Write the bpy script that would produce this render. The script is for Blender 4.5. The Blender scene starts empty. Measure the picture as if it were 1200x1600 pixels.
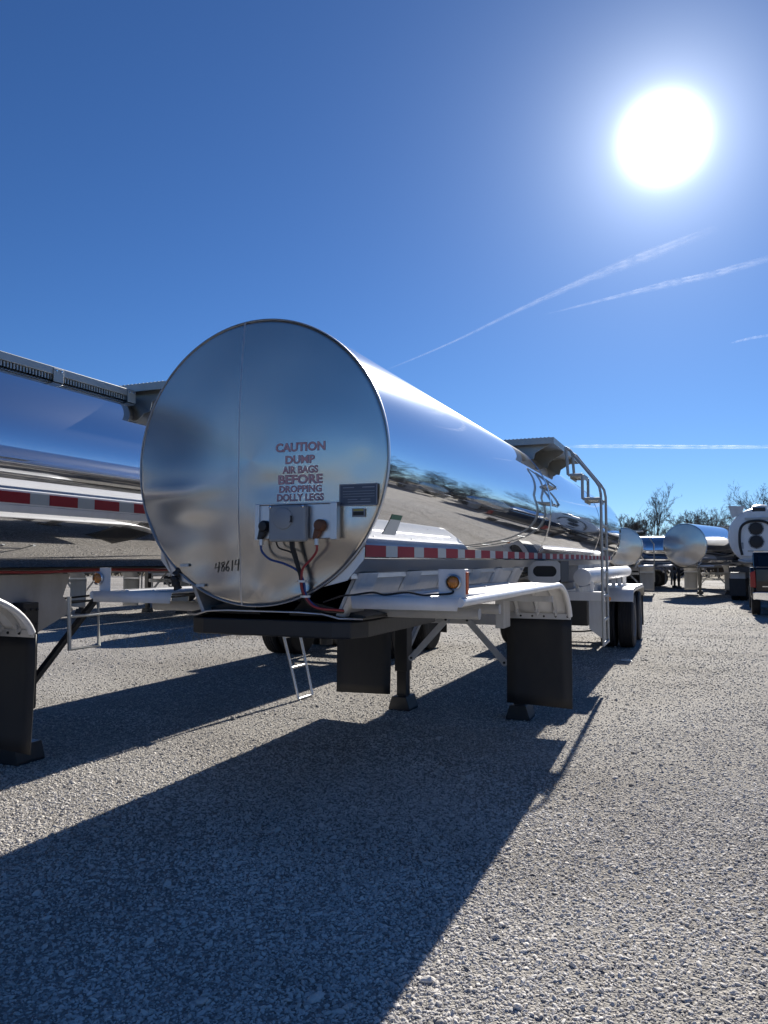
import bpy, bmesh, math, random
import numpy as np
from mathutils import Vector, Matrix

random.seed(7)
rng = np.random.default_rng(11)
SC = bpy.context.scene
COL = SC.collection
PI = math.pi
R_ = math.radians

# ---------------------------------------------------------------- camera, sky, sun, exposure
cam = bpy.data.cameras.new('camera')
cam.sensor_fit = 'HORIZONTAL'
cam.sensor_width = 36.0
cam.lens = 36.0 * 1190.0 / 1200.0
cam.clip_start = 0.05
cam.clip_end = 60000
CAM = bpy.data.objects.new('camera', cam)
COL.objects.link(CAM)
CAM.location = (2.452, -3.891, 1.647)
CAM.rotation_euler = (R_(90 + 3.656), 0, R_(22.571))
SC.camera = CAM

SUN_DIR = Vector((-0.02725, 0.88152, 0.47135)).normalized()
SUN_EL = math.asin(SUN_DIR.z)
SUN_AZ = math.atan2(SUN_DIR.x, SUN_DIR.y)

world = bpy.data.worlds.new('World')
SC.world = world
world.use_nodes = True
wt = world.node_tree
wt.nodes.clear()
W = wt.nodes.new


def wl(a, b):
    wt.links.new(a, b)


w_out = W('ShaderNodeOutputWorld')
w_sky = W('ShaderNodeTexSky')
w_sky.sky_type = 'NISHITA'
w_sky.sun_disc = False
w_sky.sun_elevation = SUN_EL
w_sky.sun_rotation = SUN_AZ % (2 * PI)
w_sky.altitude = 300
w_sky.air_density = 0.85
w_sky.dust_density = 0.12
w_sky.ozone_density = 6.0
w_hsv = W('ShaderNodeHueSaturation')
w_hsv.inputs['Saturation'].default_value = 1.04
w_hsv.inputs['Value'].default_value = 1.0
w_bg = W('ShaderNodeBackground')
w_bg.inputs['Strength'].default_value = 0.05
w_gam = W('ShaderNodeGamma')
w_gam.inputs['Gamma'].default_value = 1.06
w_tint = W('ShaderNodeMix')
w_tint.data_type = 'RGBA'
w_tint.blend_type = 'MULTIPLY'
w_tint.inputs['Factor'].default_value = 1.0
w_tint.inputs['B'].default_value = (0.70, 0.86, 1.02, 1)
wl(w_sky.outputs[0], w_hsv.inputs['Color'])
wl(w_hsv.outputs[0], w_gam.inputs['Color'])
wl(w_gam.outputs[0], w_tint.inputs['A'])
wl(w_tint.outputs['Result'], w_bg.inputs['Color'])
# the bright air round the sun itself (sun disc and aureole), by angle from the sun
w_geo = W('ShaderNodeTexCoord')
w_dot = W('ShaderNodeVectorMath')
w_dot.operation = 'DOT_PRODUCT'
w_dot.inputs[1].default_value = SUN_DIR
w_nrm = W('ShaderNodeVectorMath')
w_nrm.operation = 'NORMALIZE'
wl(w_geo.outputs['Generated'], w_nrm.inputs[0])
wl(w_nrm.outputs[0], w_dot.inputs[0])


def wm(op, a, b=None):
    n = W('ShaderNodeMath')
    n.operation = op
    for i, v in enumerate((a, b)):
        if v is None:
            continue
        if isinstance(v, (int, float)):
            n.inputs[i].default_value = v
        else:
            wl(v, n.inputs[i])
    return n.outputs[0]


w_x = wm('MAXIMUM', wm('SUBTRACT', 1.0, w_dot.outputs['Value']), 0.0)     # 1 - cos(angle)
w_core = wm('MULTIPLY', wm('POWER', 2.71828, wm('MULTIPLY', w_x, -3000.0)), 8.0)
w_ang = wm('SQRT', wm('MULTIPLY', w_x, 2.0))                               # angle in radians
w_halo = wm('MULTIPLY', wm('POWER', 2.71828, wm('MULTIPLY', w_ang, -23.0)), 1.0)
w_wide = wm('MULTIPLY', wm('POWER', 2.71828, wm('MULTIPLY', w_ang, -8.0)), 0.13)
w_glow = wm('ADD', wm('ADD', w_core, w_halo), w_wide)
w_bg2 = W('ShaderNodeBackground')
w_bg2.inputs['Color'].default_value = (0.86, 0.93, 1.0, 1)
wl(w_glow, w_bg2.inputs['Strength'])
w_add = W('ShaderNodeAddShader')
wl(w_bg.outputs[0], w_add.inputs[0])
wl(w_bg2.outputs[0], w_add.inputs[1])
wl(w_add.outputs[0], w_out.inputs['Surface'])

sun = bpy.data.lights.new('sun', 'SUN')
sun.energy = 5.0
sun.angle = R_(0.53)
sun.color = (1.0, 0.95, 0.87)
SUN = bpy.data.objects.new('sun', sun)
COL.objects.link(SUN)
SUN.location = SUN_DIR * 40
SUN.rotation_euler = SUN_DIR.to_track_quat('Z', 'Y').to_euler()

SC.view_settings.view_transform = 'Standard'
SC.view_settings.look = 'None'
SC.view_settings.gamma = 1.0
SC.view_settings.use_curve_mapping = False
SC.view_settings.exposure = 0.75
SC.render.engine = 'CYCLES'
cy = SC.cycles
cy.use_denoising = True
cy.max_bounces = 8
cy.diffuse_bounces = 3
cy.glossy_bounces = 6
cy.transparent_max_bounces = 12
cy.caustics_reflective = False
cy.caustics_refractive = False
cy.sample_clamp_indirect = 6.0


# ---------------------------------------------------------------- mesh helpers
class MB:
    """collects simple shapes; build() links them as one mesh object"""

    def __init__(s):
        s.v, s.f = [], []

    def add(s, verts, faces):
        n = len(s.v)
        s.v += [tuple(p) for p in verts]
        s.f += [tuple(i + n for i in f) for f in faces]
        return s

    def box(s, a, b):
        x0, y0, z0 = a
        x1, y1, z1 = b
        return s.add([(x0, y0, z0), (x1, y0, z0), (x1, y1, z0), (x0, y1, z0),
                      (x0, y0, z1), (x1, y0, z1), (x1, y1, z1), (x0, y1, z1)],
                     [(3, 2, 1, 0), (4, 5, 6, 7), (0, 1, 5, 4), (1, 2, 6, 5), (2, 3, 7, 6), (3, 0, 4, 7)])

    def prism(s, poly, axis, lo, hi):
        """poly: 2-D outline; axis 'x','y','z' is the extrusion axis"""
        def P(u, v, w):
            return {'x': (w, u, v), 'y': (u, w, v), 'z': (u, v, w)}[axis]
        n = len(poly)
        vs = [P(u, v, lo) for u, v in poly] + [P(u, v, hi) for u, v in poly]
        fs = [tuple(range(n - 1, -1, -1)), tuple(range(n, 2 * n))]
        fs += [(i, (i + 1) % n, n + (i + 1) % n, n + i) for i in range(n)]
        return s.add(vs, fs)

    def bar(s, a, b, w, h=None, up=(0, 0, 1)):
        """rectangular bar from a to b"""
        h = h or w
        a, b = Vector(a), Vector(b)
        d = (b - a).normalized()
        u = Vector(up)
        if abs(d.dot(u)) > 0.98:
            u = Vector((0, 1, 0))
        sx = d.cross(u).normalized()
        sz = sx.cross(d).normalized()
        vs = []
        for p in (a, b):
            for i, j in ((-1, -1), (1, -1), (1, 1), (-1, 1)):
                vs.append(p + sx * (i * w / 2) + sz * (j * h / 2))
        return s.add(vs, [(3, 2, 1, 0), (4, 5, 6, 7), (0, 1, 5, 4), (1, 2, 6, 5), (2, 3, 7, 6), (3, 0, 4, 7)])

    def tube(s, pts, r, n=8, cap=True):
        pts = [Vector(p) for p in pts]
        rs = r if isinstance(r, (list, tuple)) else [r] * len(pts)
        base = len(s.v)
        ref = Vector((0.13, 0.31, 0.94))
        rings = []
        for i, p in enumerate(pts):
            d = (pts[min(i + 1, len(pts) - 1)] - pts[max(i - 1, 0)]).normalized()
            if abs(d.dot(ref)) > 0.97:
                ref = Vector((0.94, 0.2, 0.1))
            sx = d.cross(ref).normalized()
            sz = sx.cross(d).normalized()
            rings.append([p + (sx * math.cos(t) + sz * math.sin(t)) * rs[i]
                          for t in [2 * PI * k / n for k in range(n)]])
        vs = [q for ring in rings for q in ring]
        fs = []
        for i in range(len(pts) - 1):
            for k in range(n):
                a, b = i * n + k, i * n + (k + 1) % n
                fs.append((a, b, b + n, a + n))
        if cap:
            fs.append(tuple(range(n - 1, -1, -1)))
            m = (len(pts) - 1) * n
            fs.append(tuple(range(m, m + n)))
        return s.add(vs, fs)

    def lathe(s, prof, axis, centre, n=32, close=False):
        """prof: list of (radius, along); axis 'x','y','z'"""
        cx, cyy, cz = centre

        def P(r, a, t):
            c, q = r * math.cos(t), r * math.sin(t)
            return {'x': (cx + a, cyy + c, cz + q), 'y': (cx + c, cyy + a, cz + q), 'z': (cx + c, cyy + q, cz + a)}[axis]
        vs, fs = [], []
        for r, a in prof:
            vs += [P(r, a, 2 * PI * k / n) for k in range(n)]
        m = len(prof)
        for i in range(m - 1 if not close else m):
            for k in range(n):
                a, b = i * n + k, i * n + (k + 1) % n
                c, d = ((i + 1) % m) * n + (k + 1) % n, ((i + 1) % m) * n + k
                fs.append((a, b, c, d))
        if not close:
            if prof[0][0] > 1e-6:
                fs.append(tuple(range(n - 1, -1, -1)))
            if prof[-1][0] > 1e-6:
                fs.append(tuple(range((m - 1) * n, m * n)))
        return s.add(vs, fs)

    def quadstrip(s, A, B):
        """sheet between two polylines"""
        n = len(A)
        return s.add(list(A) + list(B), [(i, i + 1, n + i + 1, n + i) for i in range(n - 1)])

    def mesh(s, name, mat, smooth=None):
        me = bpy.data.meshes.new(name)
        me.from_pydata(s.v, [], s.f)
        me.update()
        bm = bmesh.new()
        bm.from_mesh(me)
        bmesh.ops.remove_doubles(bm, verts=bm.verts, dist=1e-6)
        bmesh.ops.recalc_face_normals(bm, faces=bm.faces)
        bm.to_mesh(me)
        bm.free()
        if smooth is not None:
            me.polygons.foreach_set('use_smooth', [True] * len(me.polygons))
            me.set_sharp_from_angle(angle=R_(smooth))
        if mat:
            me.materials.append(mat)
        return me

    def build(s, name, mat, parent=None, smooth=None, bevel=None, solid=None):
        o = bpy.data.objects.new(name, s.mesh(name, mat, smooth))
        COL.objects.link(o)
        if parent:
            o.parent = parent
        if solid:
            m = o.modifiers.new('solid', 'SOLIDIFY')
            m.thickness = solid
            m.offset = 0
        if bevel:
            m = o.modifiers.new('bevel', 'BEVEL')
            m.width = bevel
            m.segments = 2
            m.limit_method = 'ANGLE'
        return o


def tag(o, label=None, cat=None, group=None, kind=None):
    if label:
        o['label'] = label
    if cat:
        o['category'] = cat
    if group:
        o['group'] = group
    if kind:
        o['kind'] = kind
    return o


def empty(name, loc=(0, 0, 0), rz=0.0):
    o = bpy.data.objects.new(name, None)
    o.empty_display_size = 0.2
    o.location = loc
    o.rotation_euler = (0, 0, rz)
    COL.objects.link(o)
    return o


def link_copy(src, name, parent, loc=None):
    o = src.copy()
    o.name = name
    COL.objects.link(o)
    o.parent = parent
    if loc is not None:
        o.location = loc
    return o


def kids(o):
    return [c for c in bpy.data.objects if c.parent == o]


def copy_tree(root, kidmap):
    """a copy of a thing with copies of its parts and sub-parts"""
    def rec(o, parent):
        c = o.copy()
        COL.objects.link(c)
        c.parent = parent
        for ch in kidmap.get(o.name, []):
            rec(ch, c)
        return c
    return rec(root, None)


def kidmap_of():
    m = {}
    for o in bpy.data.objects:
        if o.parent:
            m.setdefault(o.parent.name, []).append(o)
    return m


# ---------------------------------------------------------------- materials
def new_mat(name):
    m = bpy.data.materials.new(name)
    m.use_nodes = True
    t = m.node_tree
    b = t.nodes['Principled BSDF']
    return m, t, b


def simple(name, col, rough=0.5, metal=0.0, var=0.12, scale=6.0, bump=0.0, bscale=40.0, spec=0.5):
    m, t, b = new_mat(name)
    n = t.nodes.new('ShaderNodeTexNoise')
    n.inputs['Scale'].default_value = scale
    n.inputs['Detail'].default_value = 6
    tc = t.nodes.new('ShaderNodeTexCoord')
    t.links.new(tc.outputs['Object'], n.inputs['Vector'])
    mx = t.nodes.new('ShaderNodeMix')
    mx.data_type = 'RGBA'
    mx.inputs['A'].default_value = (*[c * (1 - var) for c in col], 1)
    mx.inputs['B'].default_value = (*[min(1, c * (1 + var)) for c in col], 1)
    t.links.new(n.outputs['Fac'], mx.inputs['Factor'])
    t.links.new(mx.outputs['Result'], b.inputs['Base Color'])
    b.inputs['Roughness'].default_value = rough
    b.inputs['Metallic'].default_value = metal
    b.inputs['Specular IOR Level'].default_value = spec
    if bump:
        n2 = t.nodes.new('ShaderNodeTexNoise')
        n2.inputs['Scale'].default_value = bscale
        n2.inputs['Detail'].default_value = 5
        t.links.new(tc.outputs['Object'], n2.inputs['Vector'])
        bp = t.nodes.new('ShaderNodeBump')
        bp.inputs['Strength'].default_value = bump
        bp.inputs['Distance'].default_value = 0.01
        t.links.new(n2.outputs['Fac'], bp.inputs['Height'])
        t.links.new(bp.outputs[0], b.inputs['Normal'])
    return m


def painted_dirty(name, col, dirt=(0.30, 0.27, 0.22), amount=0.35, rough=0.35, scale=3.0):
    """paint with streaky road dirt"""
    m, t, b = new_mat(name)
    tc = t.nodes.new('ShaderNodeTexCoord')
    mp = t.nodes.new('ShaderNodeMapping')
    mp.inputs['Scale'].default_value = (1, 1, 0.35)
    t.links.new(tc.outputs['Object'], mp.inputs[0])
    n = t.nodes.new('ShaderNodeTexNoise')
    n.inputs['Scale'].default_value = scale
    n.inputs['Detail'].default_value = 9
    n.inputs['Roughness'].default_value = 0.65
    t.links.new(mp.outputs[0], n.inputs['Vector'])
    r = t.nodes.new('ShaderNodeValToRGB')
    r.color_ramp.elements[0].position = 0.45
    r.color_ramp.elements[1].position = 0.8
    r.color_ramp.elements[0].color = (0, 0, 0, 1)
    r.color_ramp.elements[1].color = (amount, amount, amount, 1)
    t.links.new(n.outputs['Fac'], r.inputs[0])
    mx = t.nodes.new('ShaderNodeMix')
    mx.data_type = 'RGBA'
    mx.inputs['A'].default_value = (*col, 1)
    mx.inputs['B'].default_value = (*dirt, 1)
    t.links.new(r.outputs[0], mx.inputs['Factor'])
    t.links.new(mx.outputs['Result'], b.inputs['Base Color'])
    ro = t.nodes.new('ShaderNodeMath')
    ro.operation = 'MULTIPLY_ADD'
    t.links.new(r.outputs[0], ro.inputs[0])
    ro.inputs[1].default_value = 0.5
    ro.inputs[2].default_value = rough
    t.links.new(ro.outputs[0], b.inputs['Roughness'])
    return m


def steel(name, col, r1, r2, mix, wave=0.0, wscale=1.3, stretch=(1, 0.25, 1), fine=0.0, rvar=0.0):
    """polished sheet steel: a sharp and a hazy reflection mixed, with the slow waviness of sheet"""
    m, t, b = new_mat(name)
    tc = t.nodes.new('ShaderNodeTexCoord')
    outn = t.nodes['Material Output']
    b.inputs['Base Color'].default_value = (*col, 1)
    b.inputs['Metallic'].default_value = 1
    b.inputs['Roughness'].default_value = r1
    b2 = t.nodes.new('ShaderNodeBsdfPrincipled')
    b2.inputs['Base Color'].default_value = (*col, 1)
    b2.inputs['Metallic'].default_value = 1
    b2.inputs['Roughness'].default_value = r2
    ms = t.nodes.new('ShaderNodeMixShader')
    ms.inputs[0].default_value = mix
    t.links.new(b.outputs[0], ms.inputs[1])
    t.links.new(b2.outputs[0], ms.inputs[2])
    t.links.new(ms.outputs[0], outn.inputs['Surface'])
    mp = t.nodes.new('ShaderNodeMapping')
    mp.inputs['Scale'].default_value = stretch
    t.links.new(tc.outputs['Object'], mp.inputs[0])
    if rvar:
        nr = t.nodes.new('ShaderNodeTexNoise')
        nr.inputs['Scale'].default_value = 5
        nr.inputs['Detail'].default_value = 8
        nr.inputs['Roughness'].default_value = 0.7
        t.links.new(mp.outputs[0], nr.inputs['Vector'])
        ra = t.nodes.new('ShaderNodeMath')
        ra.operation = 'MULTIPLY_ADD'
        ra.inputs[1].default_value = rvar
        ra.inputs[2].default_value = r1 - rvar * 0.5
        t.links.new(nr.outputs['Fac'], ra.inputs[0])
        t.links.new(ra.outputs[0], b.inputs['Roughness'])
    if wave:
        n = t.nodes.new('ShaderNodeTexNoise')
        n.inputs['Scale'].default_value = wscale
        n.inputs['Detail'].default_value = 1.5
        t.links.new(mp.outputs[0], n.inputs['Vector'])
        bp = t.nodes.new('ShaderNodeBump')
        bp.inputs['Strength'].default_value = 1.0
        bp.inputs['Distance'].default_value = wave
        t.links.new(n.outputs['Fac'], bp.inputs['Height'])
        last = bp
        if fine:
            n3 = t.nodes.new('ShaderNodeTexNoise')
            n3.inputs['Scale'].default_value = 60
            t.links.new(tc.outputs['Object'], n3.inputs['Vector'])
            bp2 = t.nodes.new('ShaderNodeBump')
            bp2.inputs['Strength'].default_value = 1.0
            bp2.inputs['Distance'].default_value = fine
            t.links.new(n3.outputs['Fac'], bp2.inputs['Height'])
            t.links.new(bp.outputs[0], bp2.inputs['Normal'])
            last = bp2
        t.links.new(last.outputs[0], b.inputs['Normal'])
        t.links.new(last.outputs[0], b2.inputs['Normal'])
    return m


def brushed_in_circles(name, col, r1, aniso):
    """head sheet brushed in circles: the reflection smears along the radius"""
    m, t, b = new_mat(name)
    N, L = t.nodes.new, t.links.new
    tc = N('ShaderNodeTexCoord')
    vt = N('ShaderNodeVectorTransform')
    vt.vector_type = 'VECTOR'
    vt.convert_from = 'OBJECT'
    vt.convert_to = 'WORLD'
    fl = N('ShaderNodeVectorMath')
    fl.operation = 'MULTIPLY'
    fl.inputs[1].default_value = (1, 0, 1)
    L(tc.outputs['Object'], fl.inputs[0])
    L(fl.outputs[0], vt.inputs[0])
    nm = N('ShaderNodeVectorMath')
    nm.operation = 'NORMALIZE'
    L(vt.outputs[0], nm.inputs[0])
    b.inputs['Metallic'].default_value = 1
    b.inputs['Anisotropic'].default_value = aniso
    L(nm.outputs[0], b.inputs['Tangent'])
    # fingermarks, road film and scuffs
    n2 = N('ShaderNodeTexNoise')
    n2.inputs['Scale'].default_value = 2.2
    n2.inputs['Detail'].default_value = 3
    n2.inputs['Roughness'].default_value = 0.5
    L(tc.outputs['Object'], n2.inputs['Vector'])
    ra = N('ShaderNodeMath')
    ra.operation = 'MULTIPLY_ADD'
    ra.inputs[1].default_value = 0.08
    ra.inputs[2].default_value = r1 - 0.04
    L(n2.outputs['Fac'], ra.inputs[0])
    L(ra.outputs[0], b.inputs['Roughness'])
    rr = N('ShaderNodeValToRGB')
    rr.color_ramp.elements[0].position = 0.35
    rr.color_ramp.elements[1].position = 0.62
    rr.color_ramp.elements[0].color = (*[c * 0.95 for c in col], 1)
    rr.color_ramp.elements[1].color = (*col, 1)
    L(n2.outputs['Fac'], rr.inputs[0])
    L(rr.outputs[0], b.inputs['Base Color'])
    return m


M = {}
M['polish'] = steel('polished_steel', (0.74, 0.75, 0.77), 0.022, 0.20, 0.13, wave=0.006, wscale=1.6, fine=0.00002, rvar=0.02)
M['head'] = brushed_in_circles('brushed_head_steel', (0.60, 0.565, 0.515), 0.25, 0.80)
M['satin'] = steel('satin_aluminium', (0.62, 0.63, 0.65), 0.32, 0.5, 0.4)
M['galv'] = simple('grey_platform_aluminium', (0.44, 0.45, 0.44), 0.45, 0.4, 0.15, 9)
M['rim'] = steel('alloy_rim', (0.7, 0.7, 0.72), 0.2, 0.4, 0.3)
M['white'] = painted_dirty('white_paint', (0.80, 0.80, 0.80), amount=0.26, rough=0.30, scale=5)
M['offwhite'] = painted_dirty('frame_paint', (0.66, 0.66, 0.66), amount=0.45, rough=0.42, scale=4)
M['oldwhite'] = painted_dirty('old_white_paint', (0.52, 0.51, 0.49), amount=0.6, rough=0.5, scale=4)
M['rubber'] = painted_dirty('black_rubber', (0.012, 0.013, 0.016), dirt=(0.075, 0.068, 0.06), amount=0.45, rough=0.55, scale=3.5)
M['tyre'] = simple('tyre_rubber', (0.022, 0.022, 0.024), 0.75, 0, 0.3, 9, 0.3, 60)
M['black'] = simple('black_painted_steel', (0.016, 0.017, 0.02), 0.42, 0, 0.3, 8, 0.15, 25)
M['leg'] = painted_dirty('landing_leg_paint', (0.016, 0.018, 0.022), dirt=(0.10, 0.085, 0.07), amount=0.35, rough=0.4)
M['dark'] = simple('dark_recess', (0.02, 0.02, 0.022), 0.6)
M['redtape'] = simple('red_reflective_tape', (0.29, 0.02, 0.028), 0.55, 0, 0.10, 20, spec=0.2)
M['whitetape'] = simple('silver_reflective_tape', (0.45, 0.47, 0.46), 0.5, 0.0, 0.06, 20, spec=0.3)
M['greybox'] = simple('grey_socket_plastic', (0.30, 0.32, 0.34), 0.45, 0, 0.1, 15)
M['bluehose'] = simple('blue_hose', (0.02, 0.06, 0.22), 0.4, 0, 0.1)
M['redhose'] = simple('red_hose', (0.32, 0.035, 0.04), 0.4, 0, 0.1)
M['cable'] = simple('black_cable', (0.012, 0.012, 0.014), 0.5)
M['ink'] = simple('letter_outline_ink', (0.10, 0.02, 0.07), 0.5, 0, 0.1)
M['letter'] = simple('letter_fill', (0.60, 0.36, 0.40), 0.5, 0.0, 0.1)
M['marker'] = simple('marker_ink', (0.02, 0.018, 0.018), 0.6)
M['plate'] = simple('dark_data_plate', (0.085, 0.10, 0.13), 0.4, 0.3, 0.15)
M['plateprint'] = simple('plate_print', (0.26, 0.28, 0.32), 0.4)
M['paper'] = simple('paper_label', (0.62, 0.64, 0.62), 0.6, 0, 0.06, 30)
M['green'] = simple('green_print', (0.02, 0.13, 0.08), 0.6)
M['yellowprint'] = simple('yellow_print', (0.5, 0.4, 0.06), 0.6)
M['orange'] = simple('orange_reflector', (0.75, 0.13, 0.03), 0.25, 0, 0.06, 30)
M['redlens'] = simple('red_lens', (0.35, 0.012, 0.015), 0.15, 0, 0.06, 30)
M['carpaint'] = simple('black_car_paint', (0.012, 0.013, 0.018), 0.12, 0, 0.05)
M['chrome'] = steel('chrome', (0.7, 0.71, 0.73), 0.08, 0.2, 0.2)
M['glass'] = simple('dark_car_glass', (0.02, 0.025, 0.03), 0.05)
M['rust'] = simple('rusty_brown', (0.16, 0.07, 0.04), 0.7, 0, 0.3, 20)
mm, tt, bb = new_mat('amber_lens')
bb.inputs['Base Color'].default_value = (0.62, 0.20, 0.02, 1)
bb.inputs['Roughness'].default_value = 0.12
bb.inputs['Coat Weight'].default_value = 0.6
_wv = tt.nodes.new('ShaderNodeTexWave')
_wv.inputs['Scale'].default_value = 26
_tc = tt.nodes.new('ShaderNodeTexCoord')
tt.links.new(_tc.outputs['Object'], _wv.inputs['Vector'])
_bp = tt.nodes.new('ShaderNodeBump')
_bp.inputs['Strength'].default_value = 0.5
_bp.inputs['Distance'].default_value = 0.004
tt.links.new(_wv.outputs['Fac'], _bp.inputs['Height'])
tt.links.new(_bp.outputs[0], bb.inputs['Normal'])
M['amber'] = mm


def gravel_ground():
    m, t, b = new_mat('gravel_ground')
    N = t.nodes.new
    L = t.links.new
    tc = N('ShaderNodeTexCoord')
    v1 = N('ShaderNodeTexVoronoi')
    v1.inputs['Scale'].default_value = 62
    v1.inputs['Randomness'].default_value = 1
    L(tc.outputs['Object'], v1.inputs['Vector'])
    v2 = N('ShaderNodeTexVoronoi')
    v2.inputs['Scale'].default_value = 150
    L(tc.outputs['Object'], v2.inputs['Vector'])
    r = N('ShaderNodeValToRGB')
    e = r.color_ramp.elements
    e[0].position, e[0].color = 0.0, (0.27, 0.262, 0.25, 1)
    e[1].position, e[1].color = 1.0, (0.46, 0.44, 0.415, 1)
    k = e.new(0.5)
    k.color = (0.33, 0.318, 0.30, 1)
    sep = N('ShaderNodeSeparateColor')
    L(v1.outputs['Color'], sep.inputs[0])
    L(sep.outputs[0], r.inputs[0])
    n = N('ShaderNodeTexNoise')
    n.inputs['Scale'].default_value = 0.22
    n.inputs['Detail'].default_value = 8
    n.inputs['Roughness'].default_value = 0.62
    L(tc.outputs['Object'], n.inputs['Vector'])
    r2 = N('ShaderNodeValToRGB')
    r2.color_ramp.elements[0].position = 0.35
    r2.color_ramp.elements[1].position = 0.7
    r2.color_ramp.elements[0].color = (0.72, 0.68, 0.63, 1)
    r2.color_ramp.elements[1].color = (1.1, 1.09, 1.07, 1)
    L(n.outputs['Fac'], r2.inputs[0])
    # faint wheel tracks running across the far yard
    mp = N('ShaderNodeMapping')
    mp.inputs['Rotation'].default_value = (0, 0, R_(-24))
    mp.inputs['Scale'].default_value = (0.03, 0.55, 1)
    L(tc.outputs['Object'], mp.inputs[0])
    n3 = N('ShaderNodeTexNoise')
    n3.inputs['Scale'].default_value = 1.6
    n3.inputs['Detail'].default_value = 4
    L(mp.outputs[0], n3.inputs['Vector'])
    r3 = N('ShaderNodeValToRGB')
    r3.color_ramp.elements[0].position = 0.34
    r3.color_ramp.elements[1].position = 0.5
    r3.color_ramp.elements[0].color = (0.74, 0.73, 0.72, 1)
    r3.color_ramp.elements[1].color = (1, 1, 1, 1)
    L(n3.outputs['Fac'], r3.inputs[0])
    m1 = N('ShaderNodeMix')
    m1.data_type = 'RGBA'
    m1.blend_type = 'MULTIPLY'
    m1.inputs['Factor'].default_value = 1
    L(r.outputs[0], m1.inputs['A'])
    L(r2.outputs[0], m1.inputs['B'])
    m2 = N('ShaderNodeMix')
    m2.data_type = 'RGBA'
    m2.blend_type = 'MULTIPLY'
    m2.inputs['Factor'].default_value = 1
    L(m1.outputs['Result'], m2.inputs['A'])
    L(r3.outputs[0], m2.inputs['B'])
    L(m2.outputs['Result'], b.inputs['Base Color'])
    b.inputs['Roughness'].default_value = 0.9
    b.inputs['Specular IOR Level'].default_value = 0.25
    ad = N('ShaderNodeMath')
    ad.operation = 'MULTIPLY_ADD'
    L(v2.outputs['Distance'], ad.inputs[0])
    ad.inputs[1].default_value = 0.4
    L(v1.outputs['Distance'], ad.inputs[2])
    bp = N('ShaderNodeBump')
    bp.invert = True
    bp.inputs['Strength'].default_value = 0.9
    bp.inputs['Distance'].default_value = 0.011
    L(ad.outputs[0], bp.inputs['Height'])
    L(bp.outputs[0], b.inputs['Normal'])
    return m


def stone_mat():
    m, t, b = new_mat('limestone_chips')
    N = t.nodes.new
    L = t.links.new
    oi = N('ShaderNodeObjectInfo')
    r = N('ShaderNodeValToRGB')
    e = r.color_ramp.elements
    e[0].position, e[0].color = 0.0, (0.22, 0.215, 0.215, 1)
    e[1].position, e[1].color = 1.0, (0.78, 0.75, 0.70, 1)
    for p, c in ((0.12, (0.46, 0.445, 0.43, 1)), (0.45, (0.63, 0.61, 0.58, 1)), (0.8, (0.74, 0.715, 0.675, 1))):
        k = e.new(p)
        k.color = c
    L(oi.outputs['Random'], r.inputs[0])
    tc = N('ShaderNodeTexCoord')
    n = N('ShaderNodeTexNoise')
    n.inputs['Scale'].default_value = 2.0
    n.inputs['Detail'].default_value = 6
    L(tc.outputs['Object'], n.inputs['Vector'])
    mx = N('ShaderNodeMix')
    mx.data_type = 'RGBA'
    mx.blend_type = 'MULTIPLY'
    mx.inputs['Factor'].default_value = 0.5
    L(r.outputs[0], mx.inputs['A'])
    r2 = N('ShaderNodeValToRGB')
    r2.color_ramp.elements[0].color = (0.6, 0.57, 0.54, 1)
    r2.color_ramp.elements[1].color = (1.15, 1.15, 1.15, 1)
    L(n.outputs['Fac'], r2.inputs[0])
    L(r2.outputs[0], mx.inputs['B'])
    ge = N('ShaderNodeNewGeometry')
    n4 = N('ShaderNodeTexNoise')
    n4.inputs['Scale'].default_value = 0.7
    n4.inputs['Detail'].default_value = 5
    n4.inputs['Roughness'].default_value = 0.65
    L(ge.outputs['Position'], n4.inputs['Vector'])
    r4 = N('ShaderNodeValToRGB')
    r4.color_ramp.elements[0].position = 0.33
    r4.color_ramp.elements[1].position = 0.62
    r4.color_ramp.elements[0].color = (0.84, 0.81, 0.77, 1)
    r4.color_ramp.elements[1].color = (1.10, 1.085, 1.06, 1)
    L(n4.outputs['Fac'], r4.inputs[0])
    m4 = N('ShaderNodeMix')
    m4.data_type = 'RGBA'
    m4.blend_type = 'MULTIPLY'
    m4.inputs['Factor'].default_value = 1.0
    L(mx.outputs['Result'], m4.inputs['A'])
    L(r4.outputs[0], m4.inputs['B'])
    L(m4.outputs['Result'], b.inputs['Base Color'])
    b.inputs['Roughness'].default_value = 0.8
    b.inputs['Specular IOR Level'].default_value = 0.35
    return m


M['ground'] = gravel_ground()
M['stone'] = stone_mat()
M['field'] = simple('winter_grass', (0.16, 0.13, 0.075), 0.95, 0, 0.4, 0.4, 0.6, 3)
M['bark'] = simple('grey_bark', (0.06, 0.05, 0.043), 0.9, 0, 0.3, 5)
M['twig'] = simple('winter_twigs', (0.10, 0.082, 0.068), 0.9, 0, 0.3, 3)
M['brush'] = simple('winter_brush', (0.095, 0.078, 0.06), 0.95, 0, 0.35, 0.6)
M['drygrass'] = simple('dry_grass', (0.38, 0.29, 0.17), 0.9, 0, 0.3, 6)

# ---------------------------------------------------------------- ground
g = MB()
N_ = 64
g.add([(0, 20, -0.03)] + [(900 * math.cos(2 * PI * k / N_), 20 + 900 * math.sin(2 * PI * k / N_), -0.03) for k in range(N_)],
      [(0, 1 + k, 1 + (k + 1) % N_) for k in range(N_)])
tag(g.build('field', M['field']), kind='structure')
g = MB()
yard = [(-75, -60), (70, -60), (74, 40), (70, 62), (20, 66), (-30, 63), (-78, 60)]
g.add([(x, y, 0) for x, y in yard], [tuple(range(len(yard)))])
tag(g.build('gravel_yard', M['ground']), kind='structure')


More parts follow.
